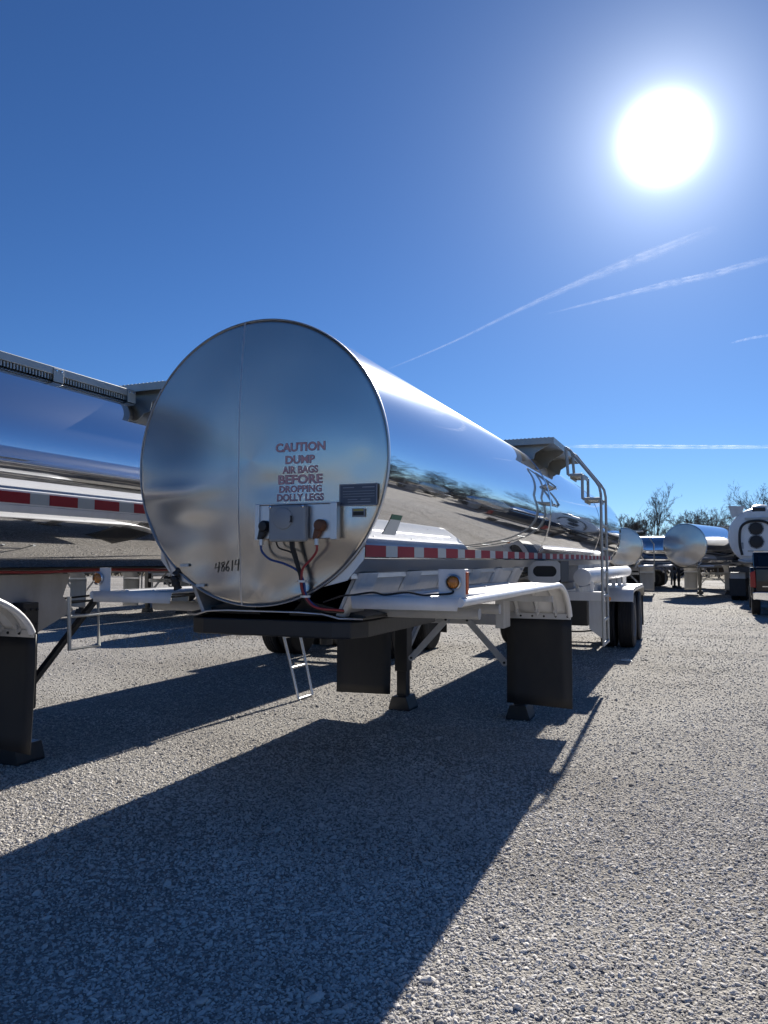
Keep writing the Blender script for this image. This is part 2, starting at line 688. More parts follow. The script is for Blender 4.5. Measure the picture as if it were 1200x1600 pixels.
def gravel_stones():
    """loose limestone chips lying on the yard: points with a rotation and a size, a chip instanced on each"""
    cx, cyy = 2.452, -3.891
    half = R_(35)
    dd = np.linspace(1.9, 62.0, 4000)
    dens = 9500 * np.minimum(1.0, (5.0 / dd) ** 2.55)
    cdf = np.cumsum(dens * dd)
    n = int(2 * half * np.sum(dens * dd) * (dd[1] - dd[0]))
    d = np.interp(rng.uniform(cdf[0], cdf[-1], n), cdf, dd)
    a = R_(90 + 22.571) + rng.uniform(-half, half, n)
    x, y = cx + d * np.cos(a), cyy + d * np.sin(a)
    # wheel lanes and scuffed patches hold fewer loose chips
    lane = 0.5 + 0.5 * np.sin(1.9 * x + 0.35 * y + 0.8 * np.sin(0.5 * y + 0.3 * x))
    patch = 0.5 + 0.25 * np.sin(2.7 * x + 1.3 * np.sin(1.7 * y)) + 0.25 * np.sin(2.1 * y - 1.1 * x + 2 * np.sin(0.9 * x))
    keep = rng.uniform(0, 1, n) < np.clip(0.55 + 0.26 * lane + 0.36 * patch, 0, 1)
    x, y, d = x[keep], y[keep], d[keep]
    n = len(d)
    s = np.clip(rng.lognormal(math.log(0.0047), 0.42, n), 0.002, 0.013)
    big = rng.uniform(0, 1, n) < 0.006
    s[big] *= 2.0
    s *= np.maximum(1.0, (d / 8.0) ** 0.35)
    P = [np.stack([x, y, s * rng.uniform(-0.1, 0.3, n)], 1)]
    S = [s]
    print('chips', n)
    P = np.concatenate(P)
    S = np.concatenate(S)
    n = len(P)
    me = bpy.data.meshes.new('loose_gravel')
    me.vertices.add(n)
    me.vertices.foreach_set('co', P.astype(np.float32).ravel())
    rot = np.stack([rng.normal(0, 0.35, n), rng.normal(0, 0.35, n), rng.uniform(0, 6.283, n)], 1)
    at = me.attributes.new('rot', 'FLOAT_VECTOR', 'POINT')
    at.data.foreach_set('vector', rot.astype(np.float32).ravel())
    scl = S[:, None] * np.stack([rng.uniform(0.95, 1.7, n), rng.uniform(0.7, 1.1, n), rng.uniform(0.40, 0.72, n)], 1)
    at = me.attributes.new('scl', 'FLOAT_VECTOR', 'POINT')
    at.data.foreach_set('vector', scl.astype(np.float32).ravel())
    at = me.attributes.new('pick', 'INT', 'POINT')
    at.data.foreach_set('value', rng.integers(0, 6, n).astype(np.int32))
    o = bpy.data.objects.new('loose_gravel', me)
    COL.objects.link(o)
    ng = bpy.data.node_groups.new('scatter_chips', 'GeometryNodeTree')
    ng.interface.new_socket('Geometry', in_out='INPUT', socket_type='NodeSocketGeometry')
    ng.interface.new_socket('Geometry', in_out='OUTPUT', socket_type='NodeSocketGeometry')
    N, L = ng.nodes.new, ng.links.new
    gi, go = N('NodeGroupInput'), N('NodeGroupOutput')
    inst = N('GeometryNodeInstanceOnPoints')
    g2i = N('GeometryNodeGeometryToInstance')
    for k in range(6):
        ico = N('GeometryNodeMeshIcoSphere')
        ico.inputs['Radius'].default_value = 1.0
        ico.inputs['Subdivisions'].default_value = 2
        sp = N('GeometryNodeSetPosition')
        pos = N('GeometryNodeInputPosition')
        vm = N('ShaderNodeVectorMath')
        vm.operation = 'ADD'
        vm.inputs[1].default_value = (k * 7.3, k * 3.1, k * 5.7)
        L(pos.outputs[0], vm.inputs[0])
        nz = N('ShaderNodeTexVoronoi')
        nz.inputs['Scale'].default_value = 0.75
        L(vm.outputs[0], nz.inputs['Vector'])
        ml = N('ShaderNodeMath')
        ml.operation = 'MULTIPLY_ADD'
        L(nz.outputs['Distance'], ml.inputs[0])
        ml.inputs[1].default_value = -0.75
        ml.inputs[2].default_value = 0.38
        sc = N('ShaderNodeVectorMath')
        sc.operation = 'SCALE'
        L(pos.outputs[0], sc.inputs[0])
        L(ml.outputs[0], sc.inputs['Scale'])
        L(ico.outputs['Mesh'], sp.inputs['Geometry'])
        L(sc.outputs[0], sp.inputs['Offset'])
        sm = N('GeometryNodeSetMaterial')
        sm.inputs['Material'].default_value = M['stone']
        L(sp.outputs[0], sm.inputs['Geometry'])
        g1 = N('GeometryNodeGeometryToInstance')
        L(sm.outputs[0], g1.inputs[0])
        if k == 0:
            jn = N('GeometryNodeJoinGeometry')
        L(g1.outputs[0], jn.inputs[0])
    L(gi.outputs[0], inst.inputs['Points'])
    L(jn.outputs[0], inst.inputs['Instance'])
    inst.inputs['Pick Instance'].default_value = True

    def attr(name, typ):
        a = N('GeometryNodeInputNamedAttribute')
        a.data_type = typ
        a.inputs['Name'].default_value = name
        return a.outputs['Attribute']
    L(attr('pick', 'INT'), inst.inputs['Instance Index'])
    e2r = N('FunctionNodeEulerToRotation')
    L(attr('rot', 'FLOAT_VECTOR'), e2r.inputs[0])
    L(e2r.outputs[0], inst.inputs['Rotation'])
    L(attr('scl', 'FLOAT_VECTOR'), inst.inputs['Scale'])
    L(inst.outputs[0], go.inputs[0])
    ng.nodes.remove(g2i)
    md = o.modifiers.new('scatter', 'NODES')
    md.node_group = ng
    me.materials.append(M['stone'])
    tag(o, kind='stuff')
    o['label'] = 'loose grey limestone chips covering the yard'
    return o


gravel_stones()


# ---------------------------------------------------------------- tank trailers
def smoothstep(a, b, x):
    t = min(1, max(0, (x - a) / (b - a)))
    return t * t * (3 - 2 * t)


def sheet_wave(x, z):
    """slow waviness of the thin head sheet; stronger towards the lower edge"""
    k = 0.6 + 2.3 * max(0.0, -z - 0.1)
    return k * (0.0040 * math.sin(5.1 * x + 2.2 * z + 0.7) * math.cos(6.3 * z - 1.9 * x) + 0.0026 * math.sin(9.0 * x - 4.0 * z + 2.0)
                + 0.0022 * math.cos(11.0 * z + 3.0 * x + 0.4))


def head_panel(R, zc, y0, x_lo, x_hi, dents, dome=0.055, nx=40, nz=88, tilt=0.0):
    """one of the two sheets that make the flat tank head; gently domed, with dents, rolled over at the rim"""
    vs, fs = [], []
    idx = {}
    rows = []
    for j in range(nz + 1):
        v = -math.cos(PI * j / nz)                     # denser at top and bottom
        z = v * R
        hw = math.sqrt(max(0, R * R - z * z))
        lo, hi = max(-hw, min(x_lo, hw)), min(hw, max(x_hi, -hw))
        row = []
        for i in range(nx + 1):
            s = i / nx
            if x_lo <= -R:                              # rim on this side: denser towards it
                s = s ** 1.5
            elif x_hi >= R:
                s = 1 - (1 - s) ** 1.5
            x = lo + (hi - lo) * s
            r = math.hypot(x, z) / R
            y = y0 - dome * (1 - r * r)
            y += tilt * (x - (x_lo if x_lo > -R else x_hi))
            for dx, dz, sx, sz, amp in dents:
                y += amp * math.exp(-((x - dx) / sx) ** 2 - ((z + zc - dz) / sz) ** 2)
            y += sheet_wave(x, z) * (1 - r ** 6)
            y += 0.02 * smoothstep(0.975, 1.0, r) ** 2
            row.append((x, y, zc + z))
        rows.append(row)
    m = MB()
    W_ = nx + 1
    m.add([p for r in rows for p in r],
          [(j * W_ + i, j * W_ + i + 1, (j + 1) * W_ + i + 1, (j + 1) * W_ + i) for j in range(nz) for i in range(nx)])
    return m


def fender_profile(z=1.445, y0=0.03, y1=3.0, rad=0.52, drop=0.36, n=12):
    """side view of a front fender: flat top, then bent down at its rear"""
    pts = [(y0, z), (y0 + 0.9, z), (y0 + 1.9, z), (y1, z)]
    for k in range(1, n + 1):
        a = (PI / 2) * k / n * 0.82
        pts.append((y1 + 0.74 * math.sin(a), z - rad * (1 - math.cos(a)) * 0.85))
    return pts


def wheel_mesh(width=0.28, R=0.51):
    p = MB()
    w = width / 2
    prof = [(0.29, -w * 0.9), (0.40, -w), (R - 0.03, -w * 0.96), (R, -w * 0.78)]
    for k in range(5):                                  # tread grooves
        a = -w * 0.7 + k * w * 0.35
        prof += [(R, a - w * 0.12), (R - 0.012, a - w * 0.1), (R - 0.012, a + w * 0.02), (R, a + w * 0.04)]
    prof += [(R, w * 0.78), (R - 0.03, w * 0.96), (0.40, w), (0.29, w * 0.9)]
    p.lathe(prof, 'x', (0, 0, 0), 40)
    return p


def rim_mesh(width=0.28):
    p = MB()
    w = width / 2
    prof = [(0.0, w * 0.35), (0.11, w * 0.35), (0.115, w * 0.05), (0.21, w * 0.02), (0.24, w * 0.5), (0.285, w * 0.85),
            (0.295, w * 0.92), (0.295, -w * 0.85), (0.0, -w * 0.85)]
    p.lathe(prof, 'x', (0, 0, 0), 28)
    for k in range(10):
        a = 2 * PI * k / 10
        p.lathe([(0.014, w * 0.02), (0.014, w * 0.25), (0, w * 0.27)], 'x', (0, 0.165 * math.cos(a), 0.165 * math.sin(a)), 6)
    return p


TYRE = wheel_mesh().mesh('tyre', M['tyre'], 35)
RIM = rim_mesh().mesh('rim', M['rim'], 35)
TAPE_R = {}


def add_wheel(root, x, y, side, z=0.51):
    w = bpy.data.objects.new('wheel', TYRE)
    COL.objects.link(w)
    w.parent = root
    w.location = (x, y, z)
    w.rotation_euler = (0, 0, 0 if side > 0 else PI)
    r = bpy.data.objects.new('rim', RIM)
    COL.objects.link(r)
    r.parent = w
    return w


DENTS_L = [(-0.45, 1.86, 0.26, 0.09, 0.0102), (-0.62, 2.06, 0.30, 0.06, -0.0075), (-0.18, 1.74, 0.10, 0.12, -0.0084),
      (-0.35, 1.62, 0.16, 0.10, 0.0075), (-0.75, 2.3, 0.2, 0.2, 0.0046), (-0.2, 1.5, 0.12, 0.07, -0.0065), (-0.30, 2.02, 0.16, 0.05, 0.0046), (-0.1, 2.2, 0.05, 0.3, -0.0019)]
DENTS_R = [(0.14, 1.48, 0.10, 0.08, 0.0093), (0.42, 1.60, 0.22, 0.13, 0.0112), (0.05, 1.70, 0.09, 0.18, -0.0056), (0.02, 1.47, 0.05, 0.05, -0.0056),
      (0.62, 1.80, 0.18, 0.14, -0.0093), (0.10, 2.08, 0.10, 0.07, 0.0056), (0.33, 1.45, 0.10, 0.04, -0.0065), (0.55, 1.66, 0.09, 0.09, 0.0056), (0.30, 2.10, 0.2, 0.05, 0.0028), (0.7, 2.2, 0.07, 0.08, 0.0028)]


def tank_trailer(loc, rz, label, cat='tank trailer', group=None, R=0.865, zc=2.24, L=13.3, rail_x=0.70, rail_z=1.71,
                 style='main', flap_mat='rubber', paint='white', head_mat='head', frame='offwhite', closer=True, smax=1.0):
    root = empty('tank_trailer', loc, rz)
    tag(root, label, cat, group)
    near = style in ('main', 'left')
    bot = zc - R
    # ---- barrel
    m = MB()
    n = 128 if near else 48
    ys = np.linspace(0.02, L, 28 if near else 6)
    prof = [(R - 0.006, 0.004), (R, 0.012)] + [(R, float(y)) for y in ys]
    for k in range(1, 9):
        a = PI / 2 * k / 8
        prof.append((R * math.cos(a) * 0.999 + 1e-4, L + 0.30 * math.sin(a)))
    m.lathe(prof, 'y', (0, 0, zc), n)
    if near:
        # the open front ring is closed by the head panels
        m.f = [f for f in m.f if len(f) == 4]
    barrel = m.build('barrel', M['polish'], root, smooth=40)
    for yb in ((4.95, 9.6) if style == 'main' else (0.35, 3.1, 6.4, 9.5) if style == 'left' else (6.5,)):
        m = MB()
        m.lathe([(R - 0.002, -0.03), (R + 0.0035, -0.026), (R + 0.0035, 0.026), (R - 0.002, 0.03)], 'y', (0, yb, zc), n)
        m.f = [f for f in m.f if len(f) == 4]
        m.build('seam_band', M['polish'], root, smooth=60)
    # ---- head
    sx = -0.085
    if near:
        dl, dr = DENTS_L, DENTS_R
        for lo, hi, dd, tl in ((-R, sx - 0.0015, dl, 0.006), (sx + 0.0015, R, dr, 0.012)):
            m = head_panel(R - 0.002, zc, 0.004, lo, hi, dd, tilt=tl)
            m.v = [(x, y, z - zc) for x, y, z in m.v]
            m.build('head_panel', M[head_mat], root, smooth=60).location = (0, 0, zc)
        # standing seam between the two sheets
        A, B, Cc = [], [], []
        for k in range(41):
            z = -0.995 + 1.99 * k / 40
            x = sx
            hz = z * R
            r = math.hypot(x, hz) / R
            y = -0.055 * (1 - r * r) + sheet_wave(x, hz) * (1 - r ** 6)
            for dx, dz, sx_, sz_, amp in DENTS_R:
                y += amp * math.exp(-((x - dx) / sx_) ** 2 - ((hz + zc - dz) / sz_) ** 2)
            A.append((x - 0.005, y + 0.006, zc + hz))
            B.append((x, y - 0.0035, zc + hz))
            Cc.append((x + 0.005, y + 0.006, zc + hz))
        m = MB()
        m.quadstrip(A, B)
        m.quadstrip(B, Cc)
        m.build('head_seam', M['satin'], root)
        m = MB()
        m.lathe([(R - 0.004, 0.008), (R - 0.002, 0.001), (R + 0.0015, 0.002), (R + 0.0025, 0.006), (R + 0.0025, 0.016), (R - 0.004, 0.02)],
                'y', (0, 0, zc), 128)
        m.f = [f for f in m.f if len(f) == 4]
        m.build('head_rim', M['satin'], root, smooth=60)
    else:
        for lo, hi in ((-R, 0.0), (0.004, R)):
            m = head_panel(R - 0.002, zc, -0.004, lo, hi, [(0.2, zc - 0.5, 0.4, 0.2, 0.02), (-0.4, zc + 0.1, 0.3, 0.3, 0.012)], dome=0.06, nx=10, nz=24)
            m.v = [(x, y, z - zc) for x, y, z in m.v]
            m.build('head_panel', M[head_mat], root, smooth=60).location = (0, 0, zc)
    # ---- side rails and tape
    zr0, zr1 = rail_z - 0.045, rail_z + 0.045
    for sd in (1, -1):
        m = MB()
        if style == 'left':
            poly = [(rail_x, zr0 - 0.01), (rail_x, zr1 + 0.012), (rail_x - 0.02, zr1 + 0.02), (0.66, zr1 + 0.03), (0.66, zr1 - 0.01), (rail_x - 0.03, zr0 - 0.01)]
        else:
            poly = [(rail_x, zr0 - 0.008), (rail_x, zr1 + 0.008), (rail_x - 0.006, zr1 + 0.012), (rail_x - 0.085, zr1 + 0.03), (rail_x - 0.085, zr0 - 0.008)]
        m.prism([(sd * a, b) for a, b in poly], 'y', 0.04, L - 0.3)
        rail = m.build('side_rail', M['polish' if style != 'left' else 'white'], root, bevel=0.003 if near else None)
        if sd > 0 or not near:
            y = 0.05
            k = 0
            while y < L - 0.6:
                w = 0.30 if k % 2 == 0 else 0.19
                key = (k % 2, rail_x, rail_z)
                if key not in TAPE_R:
                    t_ = MB()
                    t_.box((rail_x + 0.0005, 0, zr0 + 0.003), (rail_x + 0.003, w - 0.002, zr1 - 0.003))
                    TAPE_R[key] = t_.mesh('red_tape' if k % 2 == 0 else 'white_tape', M['redtape' if k % 2 == 0 else 'whitetape'])
                if near:
                    t_ = bpy.data.objects.new('red_tape' if k % 2 == 0 else 'white_tape', TAPE_R[key])
                    COL.objects.link(t_)
                    t_.parent = rail
                    t_.location = (0, y, 0)
                y += w
                k += 1
    if style == 'left':
        for sd in (1, -1):
            m = MB()   # sloping mirror-bright skirt below the rail
            m.prism([(sd * (rail_x - 0.012), zr0 - 0.07), (sd * rail_x, zr0 - 0.012), (sd * (rail_x - 0.035), zr0 - 0.012)], 'y', 0.3, L - 0.4)
            m.build('skirt_lip', M['white'], root, bevel=0.004)
            m = MB()
            arc = [(0.21 + 0.85 * math.cos(R_(t)), 2.195 - 0.85 * math.sin(R_(t))) for t in range(11, 47, 2)]
            m.quadstrip([(sd * a_, 0.3, z_) for a_, z_ in arc], [(sd * a_, L - 0.4, z_) for a_, z_ in arc])
            m.build('skirt_panel', M['polish'], root, smooth=60)
            for zz in (1.555, 1.585):
                m = MB()
                pts = [(sd * (0.71 + 0.012 * math.sin(i * 2.1)), 0.2 + i * 0.4, zz + 0.006 * math.sin(i * 1.7)) for i in range(28)]
                m.tube(pts, 0.013, 6)
                m.build('air_hose', M['redhose' if zz < 1.57 else 'cable'], root, smooth=60)
    else:
        for sd in (1, -1):
            m = MB()     # closing strips under the rail
            m.prism([(sd * (rail_x - 0.004), zr0 - 0.012), (sd * (rail_x - 0.03), zr0 - 0.01), (sd * (rail_x - 0.12), zr0 - 0.085), (sd * (rail_x - 0.095), zr0 - 0.09)],
                    'y', 0.06, L - 0.4)
            m.build('rail_valance', M['satin'], root)
            m = MB()
            m.box((sd * (rail_x - 0.13) - 0.03, 0.08, zr0 - 0.125), (sd * (rail_x - 0.13) + 0.03, 4.6, zr0 - 0.092))
            m.build('rail_flange', M['satin'], root, bevel=0.003)
        # triangular end plates where the rails meet the head
        if near:
            for sd in (1, -1):
                m = MB()
                poly = [(rail_x, zr1), (rail_x, zr0 - 0.015), (0.60, 1.535), (0.43, 1.535)]
                k = []
                for i in range(7):
                    a = math.atan2(1.535 - zc, 0.43) + (math.atan2(zr1 - zc, rail_x) - math.atan2(1.535 - zc, 0.43)) * i / 6
                    k.append(((R + 0.004) * math.cos(a), zc + (R + 0.004) * math.sin(a)))
                poly = [(sd * a, b) for a, b in [(rail_x + 0.0, zr1), (rail_x, zr0 - 0.015), (0.60, 1.535)] + k]
                m.prism(poly, 'y', 0.022, 0.032)
                m.build('end_plate', M['satin'], root)
    # ---- frame under the front
    for sd in (1, -1):
        m = MB()
        m.prism([(sd * 0.475, 1.312), (sd * 0.455, 1.312), (sd * 0.585, rail_z - 0.13), (sd * 0.605, rail_z - 0.13)], 'y', 0.16, 4.7)
        web = m.build('frame_web', M[frame], root)
        if near:
            for y in (0.16, 0.95, 1.75, 2.55, 3.35, 4.15):
                m = MB()
                zt_ = rail_z - 0.135
                lo_, hi_ = 0.478, 0.608
                m.add([(sd * lo_, y, 1.314), (sd * lo_, y + 0.30, 1.314), (sd * hi_, y + 0.30, zt_), (sd * hi_, y, zt_),
                       (sd * (lo_ + 0.03), y + 0.03, 1.314), (sd * (lo_ + 0.03), y + 0.27, 1.314), (sd * (hi_ + 0.018), y + 0.27, zt_), (sd * (hi_ + 0.018), y + 0.03, zt_)],
                      [(0, 1, 2, 3), (7, 6, 5, 4), (0, 4, 5, 1), (1, 5, 6, 2), (2, 6, 7, 3), (3, 7, 4, 0)])
                m.build('gusset', M[frame], web, bevel=0.006)
    if near:
        # coupler plate with a rolled front lip
        m = MB()
        zs = [1.305, 1.31, 1.335, 1.343, 1.343, 1.335, 1.31, 1.305]
        xs = [-0.62, -0.50, -0.40, -0.25, 0.25, 0.40, 0.50, 0.62]
        yf = [0.20, 0.13, 0.11, 0.10, 0.10, 0.11, 0.13, 0.20]
        A = [(x, y, z) for x, y, z in zip(xs, yf, zs)]
        B = [(x, 1.0, 1.30) for x in xs]
        m.quadstrip(A, B)
        m.build('coupler_plate', M['black'], root, solid=0.012)
        m = MB()
        m.tube([(x, y - 0.006, z) for x, y, z in zip(xs, yf, zs)], 0.006, 6)
        m.build('plate_lip', M['satin'], root, smooth=60)
        m = MB()
        m.prism([(-0.55, 0.16), (-0.45, 0.13), (0.45, 0.13), (0.56, 0.16), (0.61, 0.30), (0.61, 1.55), (-0.61, 1.55), (-0.61, 0.30)], 'z', 1.19, 1.292)
        m.build('coupler_box', M['black'], root, bevel=0.01)
        m = MB()
        m.lathe([(0.045, 1.06), (0.045, 1.10), (0.036, 1.11), (0.036, 1.15), (0.06, 1.16), (0.06, 1.19)], 'z', (0, 0.95, 0), 16)
        m.build('kingpin', M['black'], root, smooth=40)
        for sd in (1, -1):
            m = MB()
            m.prism([(sd * 0.20, bot + 0.035), (sd * 0.62, 1.318), (sd * 0.62, 1.312), (sd * 0.1, 1.312)], 'y', 0.24, 1.3)
            m.build('saddle', M['black'], root)
    # ---- legs
    for sd in (1, -1):
        m = MB()
        m.box((sd * 0.66 - 0.075, 4.08, 0.42), (sd * 0.66 + 0.075, 4.24, 1.30))
        leg = m.build('leg', M['leg'], root, bevel=0.008)
        m = MB()
        m.box((sd * 0.66 - 0.058, 4.10, 0.12), (sd * 0.66 + 0.058, 4.22, 0.42))
        m.build('inner_leg', M['leg'], leg, bevel=0.006)
        m = MB()
        x = sd * 0.66
        m.prism([(x - 0.085, 0.15), (x + 0.085, 0.15), (x + 0.125, 0.025), (x + 0.125, 0.0), (x - 0.125, 0.0), (x - 0.125, 0.025)], 'y', 4.02, 4.30)
        m.build('foot', M['leg'], leg, bevel=0.006)
        # side braces to the cross beam and back
        m = MB()
        m.bar((sd * 0.52, 4.06, 0.58), (sd * 0.12, 4.06, 1.01), 0.068, 0.024, up=(0, 1, 0))
        br = m.build('brace', M[frame], root, bevel=0.006)
        for px, pz in ((0.52, 0.58), (0.12, 1.01)):
            m = MB()
            m.lathe([(0.034, -0.0205), (0.034, 0.0205)], 'y', (sd * px, 4.06, pz), 16)
            m.build('brace_end', M[frame], br, smooth=50)
            m = MB()
            m.lathe([(0.014, -0.03), (0.014, 0.03)], 'y', (sd * px, 4.06, pz), 8)
            m.build('bolt', M['black'], br)
        m = MB()
        m.bar((sd * 0.66, 4.26, 0.62), (sd * 0.60, 5.05, 1.30), 0.05 if near else 0.03, 0.05)
        m.build('rear_brace', M['black' if style == 'left' else frame], root, bevel=0.005)
    if near:
        for k_, (xa, za) in enumerate(((0.30, 1.27), (-0.22, 1.25), (-0.34, 1.28))):
            m = MB()
            m.tube([(xa + 0.03 * math.sin(i * 1.3 + k_), 1.6 + i * 0.5, za - 0.035 * abs(math.sin(i * 0.8 + k_))) for i in range(16)], 0.011, 6)
            m.build('air_line', M['cable'], root, smooth=60)
        for sd in (1, -1):
            m = MB()
            for yy_ in (4.10, 4.16, 4.22):
                for zz_ in (1.12, 1.24):
                    m.lathe([(0.013, 0), (0.013, 0.008), (0.006, 0.012)], 'x', (sd * 0.66 + (0.075 if sd > 0 else 0.075), yy_, zz_), 6)
            m.build('leg_bolts', M['leg'], root)['kind'] = 'stuff'
    m = MB()
    m.box((-0.58, 4.085, 0.965), (0.58, 4.16, 1.075))
    m.build('cross_beam', M[frame], root, bevel=0.006)
    if style == 'left':
        for sd in (1, -1):
            m = MB()
            m.prism([(3.4, 1.53), (4.7, 1.53), (4.62, 1.33), (4.75, 1.20), (4.2, 0.97), (3.5, 0.97), (3.3, 1.3)], 'x', sd * 0.60 - 0.012, sd * 0.60 + 0.012)
            m.build('leg_bracket', M['oldwhite'], root)
    # ---- front fenders, flaps
    prof = fender_profile()
    for sd in (1, -1):
        m = MB()
        inner = [(sd * 0.62, y, z) for y, z in prof]
        outer = [(sd * 1.255, y, z) for y, z in prof]
        m.quadstrip(inner, outer)
        m.quadstrip([(sd * 0.62, 0.03, 1.445), (sd * 1.255, 0.03, 1.445)], [(sd * 0.63, 0.025, 1.378), (sd * 1.245, 0.025, 1.378)])
        fen = m.build('front_fender', M[paint], root, smooth=35, solid=0.006)
        if near:
            m = MB()
            m.tube([(sd * 1.258, 0.03, 1.423)] + [(sd * 1.258, y, z - 0.022) for y, z in prof[1:4]] +
                   [(sd * 1.258, y - 0.018 * min(1, (i + 1) / 6), z - 0.018) for i, (y, z) in enumerate(prof[4:])], 0.026, 12)
            m.build('rolled_edge', M[paint], fen, smooth=60)
            for fx in (0.74, 0.94, 1.12):     # stiffening ribs inside the curved rear
                m = MB()
                pr = prof[2:]
                A = [(sd * (fx - 0.022), y - 0.0045, z - 0.0045) for y, z in pr]
                B = [(sd * fx, y - 0.03, z - 0.026) for y, z in pr]
                Cq = [(sd * (fx + 0.022), y - 0.0045, z - 0.0045) for y, z in pr]
                m.quadstrip(A, B)
                m.quadstrip(B, Cq)
                m.build('fender_rib', M[frame], fen, smooth=20)
                m = MB()
                m.box((sd * fx - 0.018, prof[-1][0] - 0.055, prof[-1][1] + 0.01), (sd * fx + 0.018, prof[-1][0] - 0.028, prof[-1][1] + 0.045))
                m.build('rib_clip', M['satin'], fen)
            for fx in (0.82, 1.05):    # pressed beads on the top sheet
                m = MB()
                m.prism([(sd * (fx - 0.02), 1.448), (sd * (fx - 0.008), 1.4545), (sd * (fx + 0.008), 1.4545), (sd * (fx + 0.02), 1.448)], 'y', 0.12, 2.9)
                m.build('fender_bead', M[paint], fen, smooth=30)
            m = MB()
            for fx in (0.70, 0.94, 1.17):
                for y in (0.25, 1.0, 1.75, 2.5):
                    m.lathe([(0.011, 0), (0.009, 0.005), (0.0, 0.007)], 'z', (sd * fx, y, 1.448), 8)
            m.build('rivets', M['satin'], fen)['kind'] = 'stuff'
            for y in (0.25, 0.75):
                m = MB()
                m.lathe([(0.034, 0.0), (0.034, 0.85)], 'x', (0.36 if sd > 0 else -1.21, y + 0.35, 1.325), 16)
                m.build('support_tube', M['oldwhite'], fen, smooth=50)
            m = MB()
            m.box((sd * 0.66 - 0.045, 3.30, 1.00), (sd * 0.66 + 0.045, 3.55, 1.32))
            m.build('fender_bracket', M[frame], fen, bevel=0.01)
            m = MB()
            m.bar((sd * 0.55, 3.1, 1.30), (sd * 1.2, 3.1, 1.30), 0.05, 0.05)
            m.build('fender_arm', M[frame], fen)
        yb, zb = prof[-1]
        m = MB()
        m.box((sd * 0.94 - 0.335, yb - 0.012, zb - 0.055), (sd * 0.94 + 0.325, yb + 0.004, zb + 0.004))
        fb = m.build('flap_bar', M['satin'], fen, bevel=0.003)
        if near:
            m = MB()
            for k in range(6):
                m.lathe([(0.011, 0), (0.010, -0.006), (0.0, -0.008)], 'y', (sd * (0.66 + 0.115 * k), yb - 0.012, zb - 0.026), 8)
            m.build('flap_bolts', M['dark'], fb)['kind'] = 'stuff'
        m = MB()
        nx, nz = 6, 8
        grid = []
        for j in range(nz + 1):
            for i in range(nx + 1):
                u, v = i / nx, j / nz
                grid.append((sd * (0.625 + 0.645 * u), yb + 0.008 + 0.02 * math.sin(2.2 * u + sd) * v - 0.025 * v * v, zb - 0.03 - (zb - 0.03 - 0.235 + 0.02 * u) * v))
        m.add(grid, [(j * (nx + 1) + i, j * (nx + 1) + i + 1, (j + 1) * (nx + 1) + i + 1, (j + 1) * (nx + 1) + i) for j in range(nz) for i in range(nx)])
        m.build('mud_flap', M[flap_mat], fen, smooth=50, solid=0.01)
        if near:
            # upright plate with an amber marker lamp
            m = MB()
            x = sd * 1.20
            wd = 0.075 if sd > 0 else 0.045
            m.box((x - wd, 0.075, 1.448), (x + wd, 0.083, 1.60))
            m.box((x + sd * (wd - 0.0095) - 0.0095, 0.0835, 1.448), (x + sd * (wd - 0.0095) + 0.0095, 0.14, 1.60))
            mp = m.build('marker_plate', M['white'], root, bevel=0.0025)
            m = MB()
            m.lathe([(0.042, 0.0), (0.044, -0.012), (0.037, -0.018), (0.035, -0.006)], 'y', (x + sd * (0.012 if sd > 0 else 0.05), 0.0745, 1.53), 28)
            m.f = [f for f in m.f if len(f) == 4]
            m.build('lamp_bezel', M['satin'], mp, smooth=50)
            m = MB()
            m.lathe([(0.033, 0.0), (0.032, -0.012), (0.025, -0.019), (0.012, -0.023), (0.0, -0.024)], 'y', (x + sd * (0.012 if sd > 0 else 0.05), 0.0735, 1.53), 28)
            m.build('amber_lamp', M['amber'], mp, smooth=60)
            m = MB()
            m.box((x + sd * (wd + 0.004) - 0.003, 0.090, 1.465), (x + sd * (wd + 0.004) + 0.003, 0.128, 1.585))
            m.build('orange_reflector', M['orange'], mp, bevel=0.002)
    # ---- rear frame, axles, wheels
    for sd in (1, -1):
        m = MB()
        m.box((sd * 0.50 - 0.05, 8.6, 1.06), (sd * 0.50 + 0.05, 13.6, 1.30))
        m.build('rear_rail', M[frame], root, bevel=0.006)
        m = MB()
        m.prism([(sd * 0.45, 1.30), (sd * 0.55, 1.30), (sd * 0.62, bot + 0.26), (sd * 0.2, bot + 0.03)], 'y', 8.8, 13.2)
        m.build('rear_saddle', M[frame], root)
        m = MB()
        m.box((sd * 0.50 - 0.045, 9.6, 0.72), (sd * 0.50 + 0.045, 9.95, 1.06))
        m.build('spring_hanger', M['black'], root)
        m = MB()
        m.box((sd * 0.50 - 0.045, 11.9, 0.72), (sd * 0.50 + 0.045, 12.2, 1.06))
        m.build('spring_hanger', M['black'], root)
        for y in (11.45, 12.95):
            for x in (1.12, 0.79):
                add_wheel(root, sd * x, y - 0.0, sd)
            m = MB()
            m.lathe([(0.13, 0), (0.15, 0.2), (0.15, 0.3)], 'z', (sd * 0.5, y + 0.3, 0.62), 14)
            m.build('air_bag', M['rubber'], root, smooth=40)
        # rear fenders: bent sheet over both wheels
        pts = [(10.72, 0.90), (10.80, 1.06), (10.95, 1.135), (11.3, 1.15), (12.2, 1.15), (13.3, 1.15), (13.55, 1.10), (13.68, 0.90)]
        m = MB()
        m.quadstrip([(sd * 0.60, y, z) for y, z in pts], [(sd * 1.285, y, z) for y, z in pts])
        lip = [(y, z - (0.07 if 2 <= i <= 5 else 0.02)) for i, (y, z) in enumerate(pts)]
        m.quadstrip([(sd * 1.285, y, z) for y, z in pts], [(sd * 1.29, y, z) for y, z in lip])
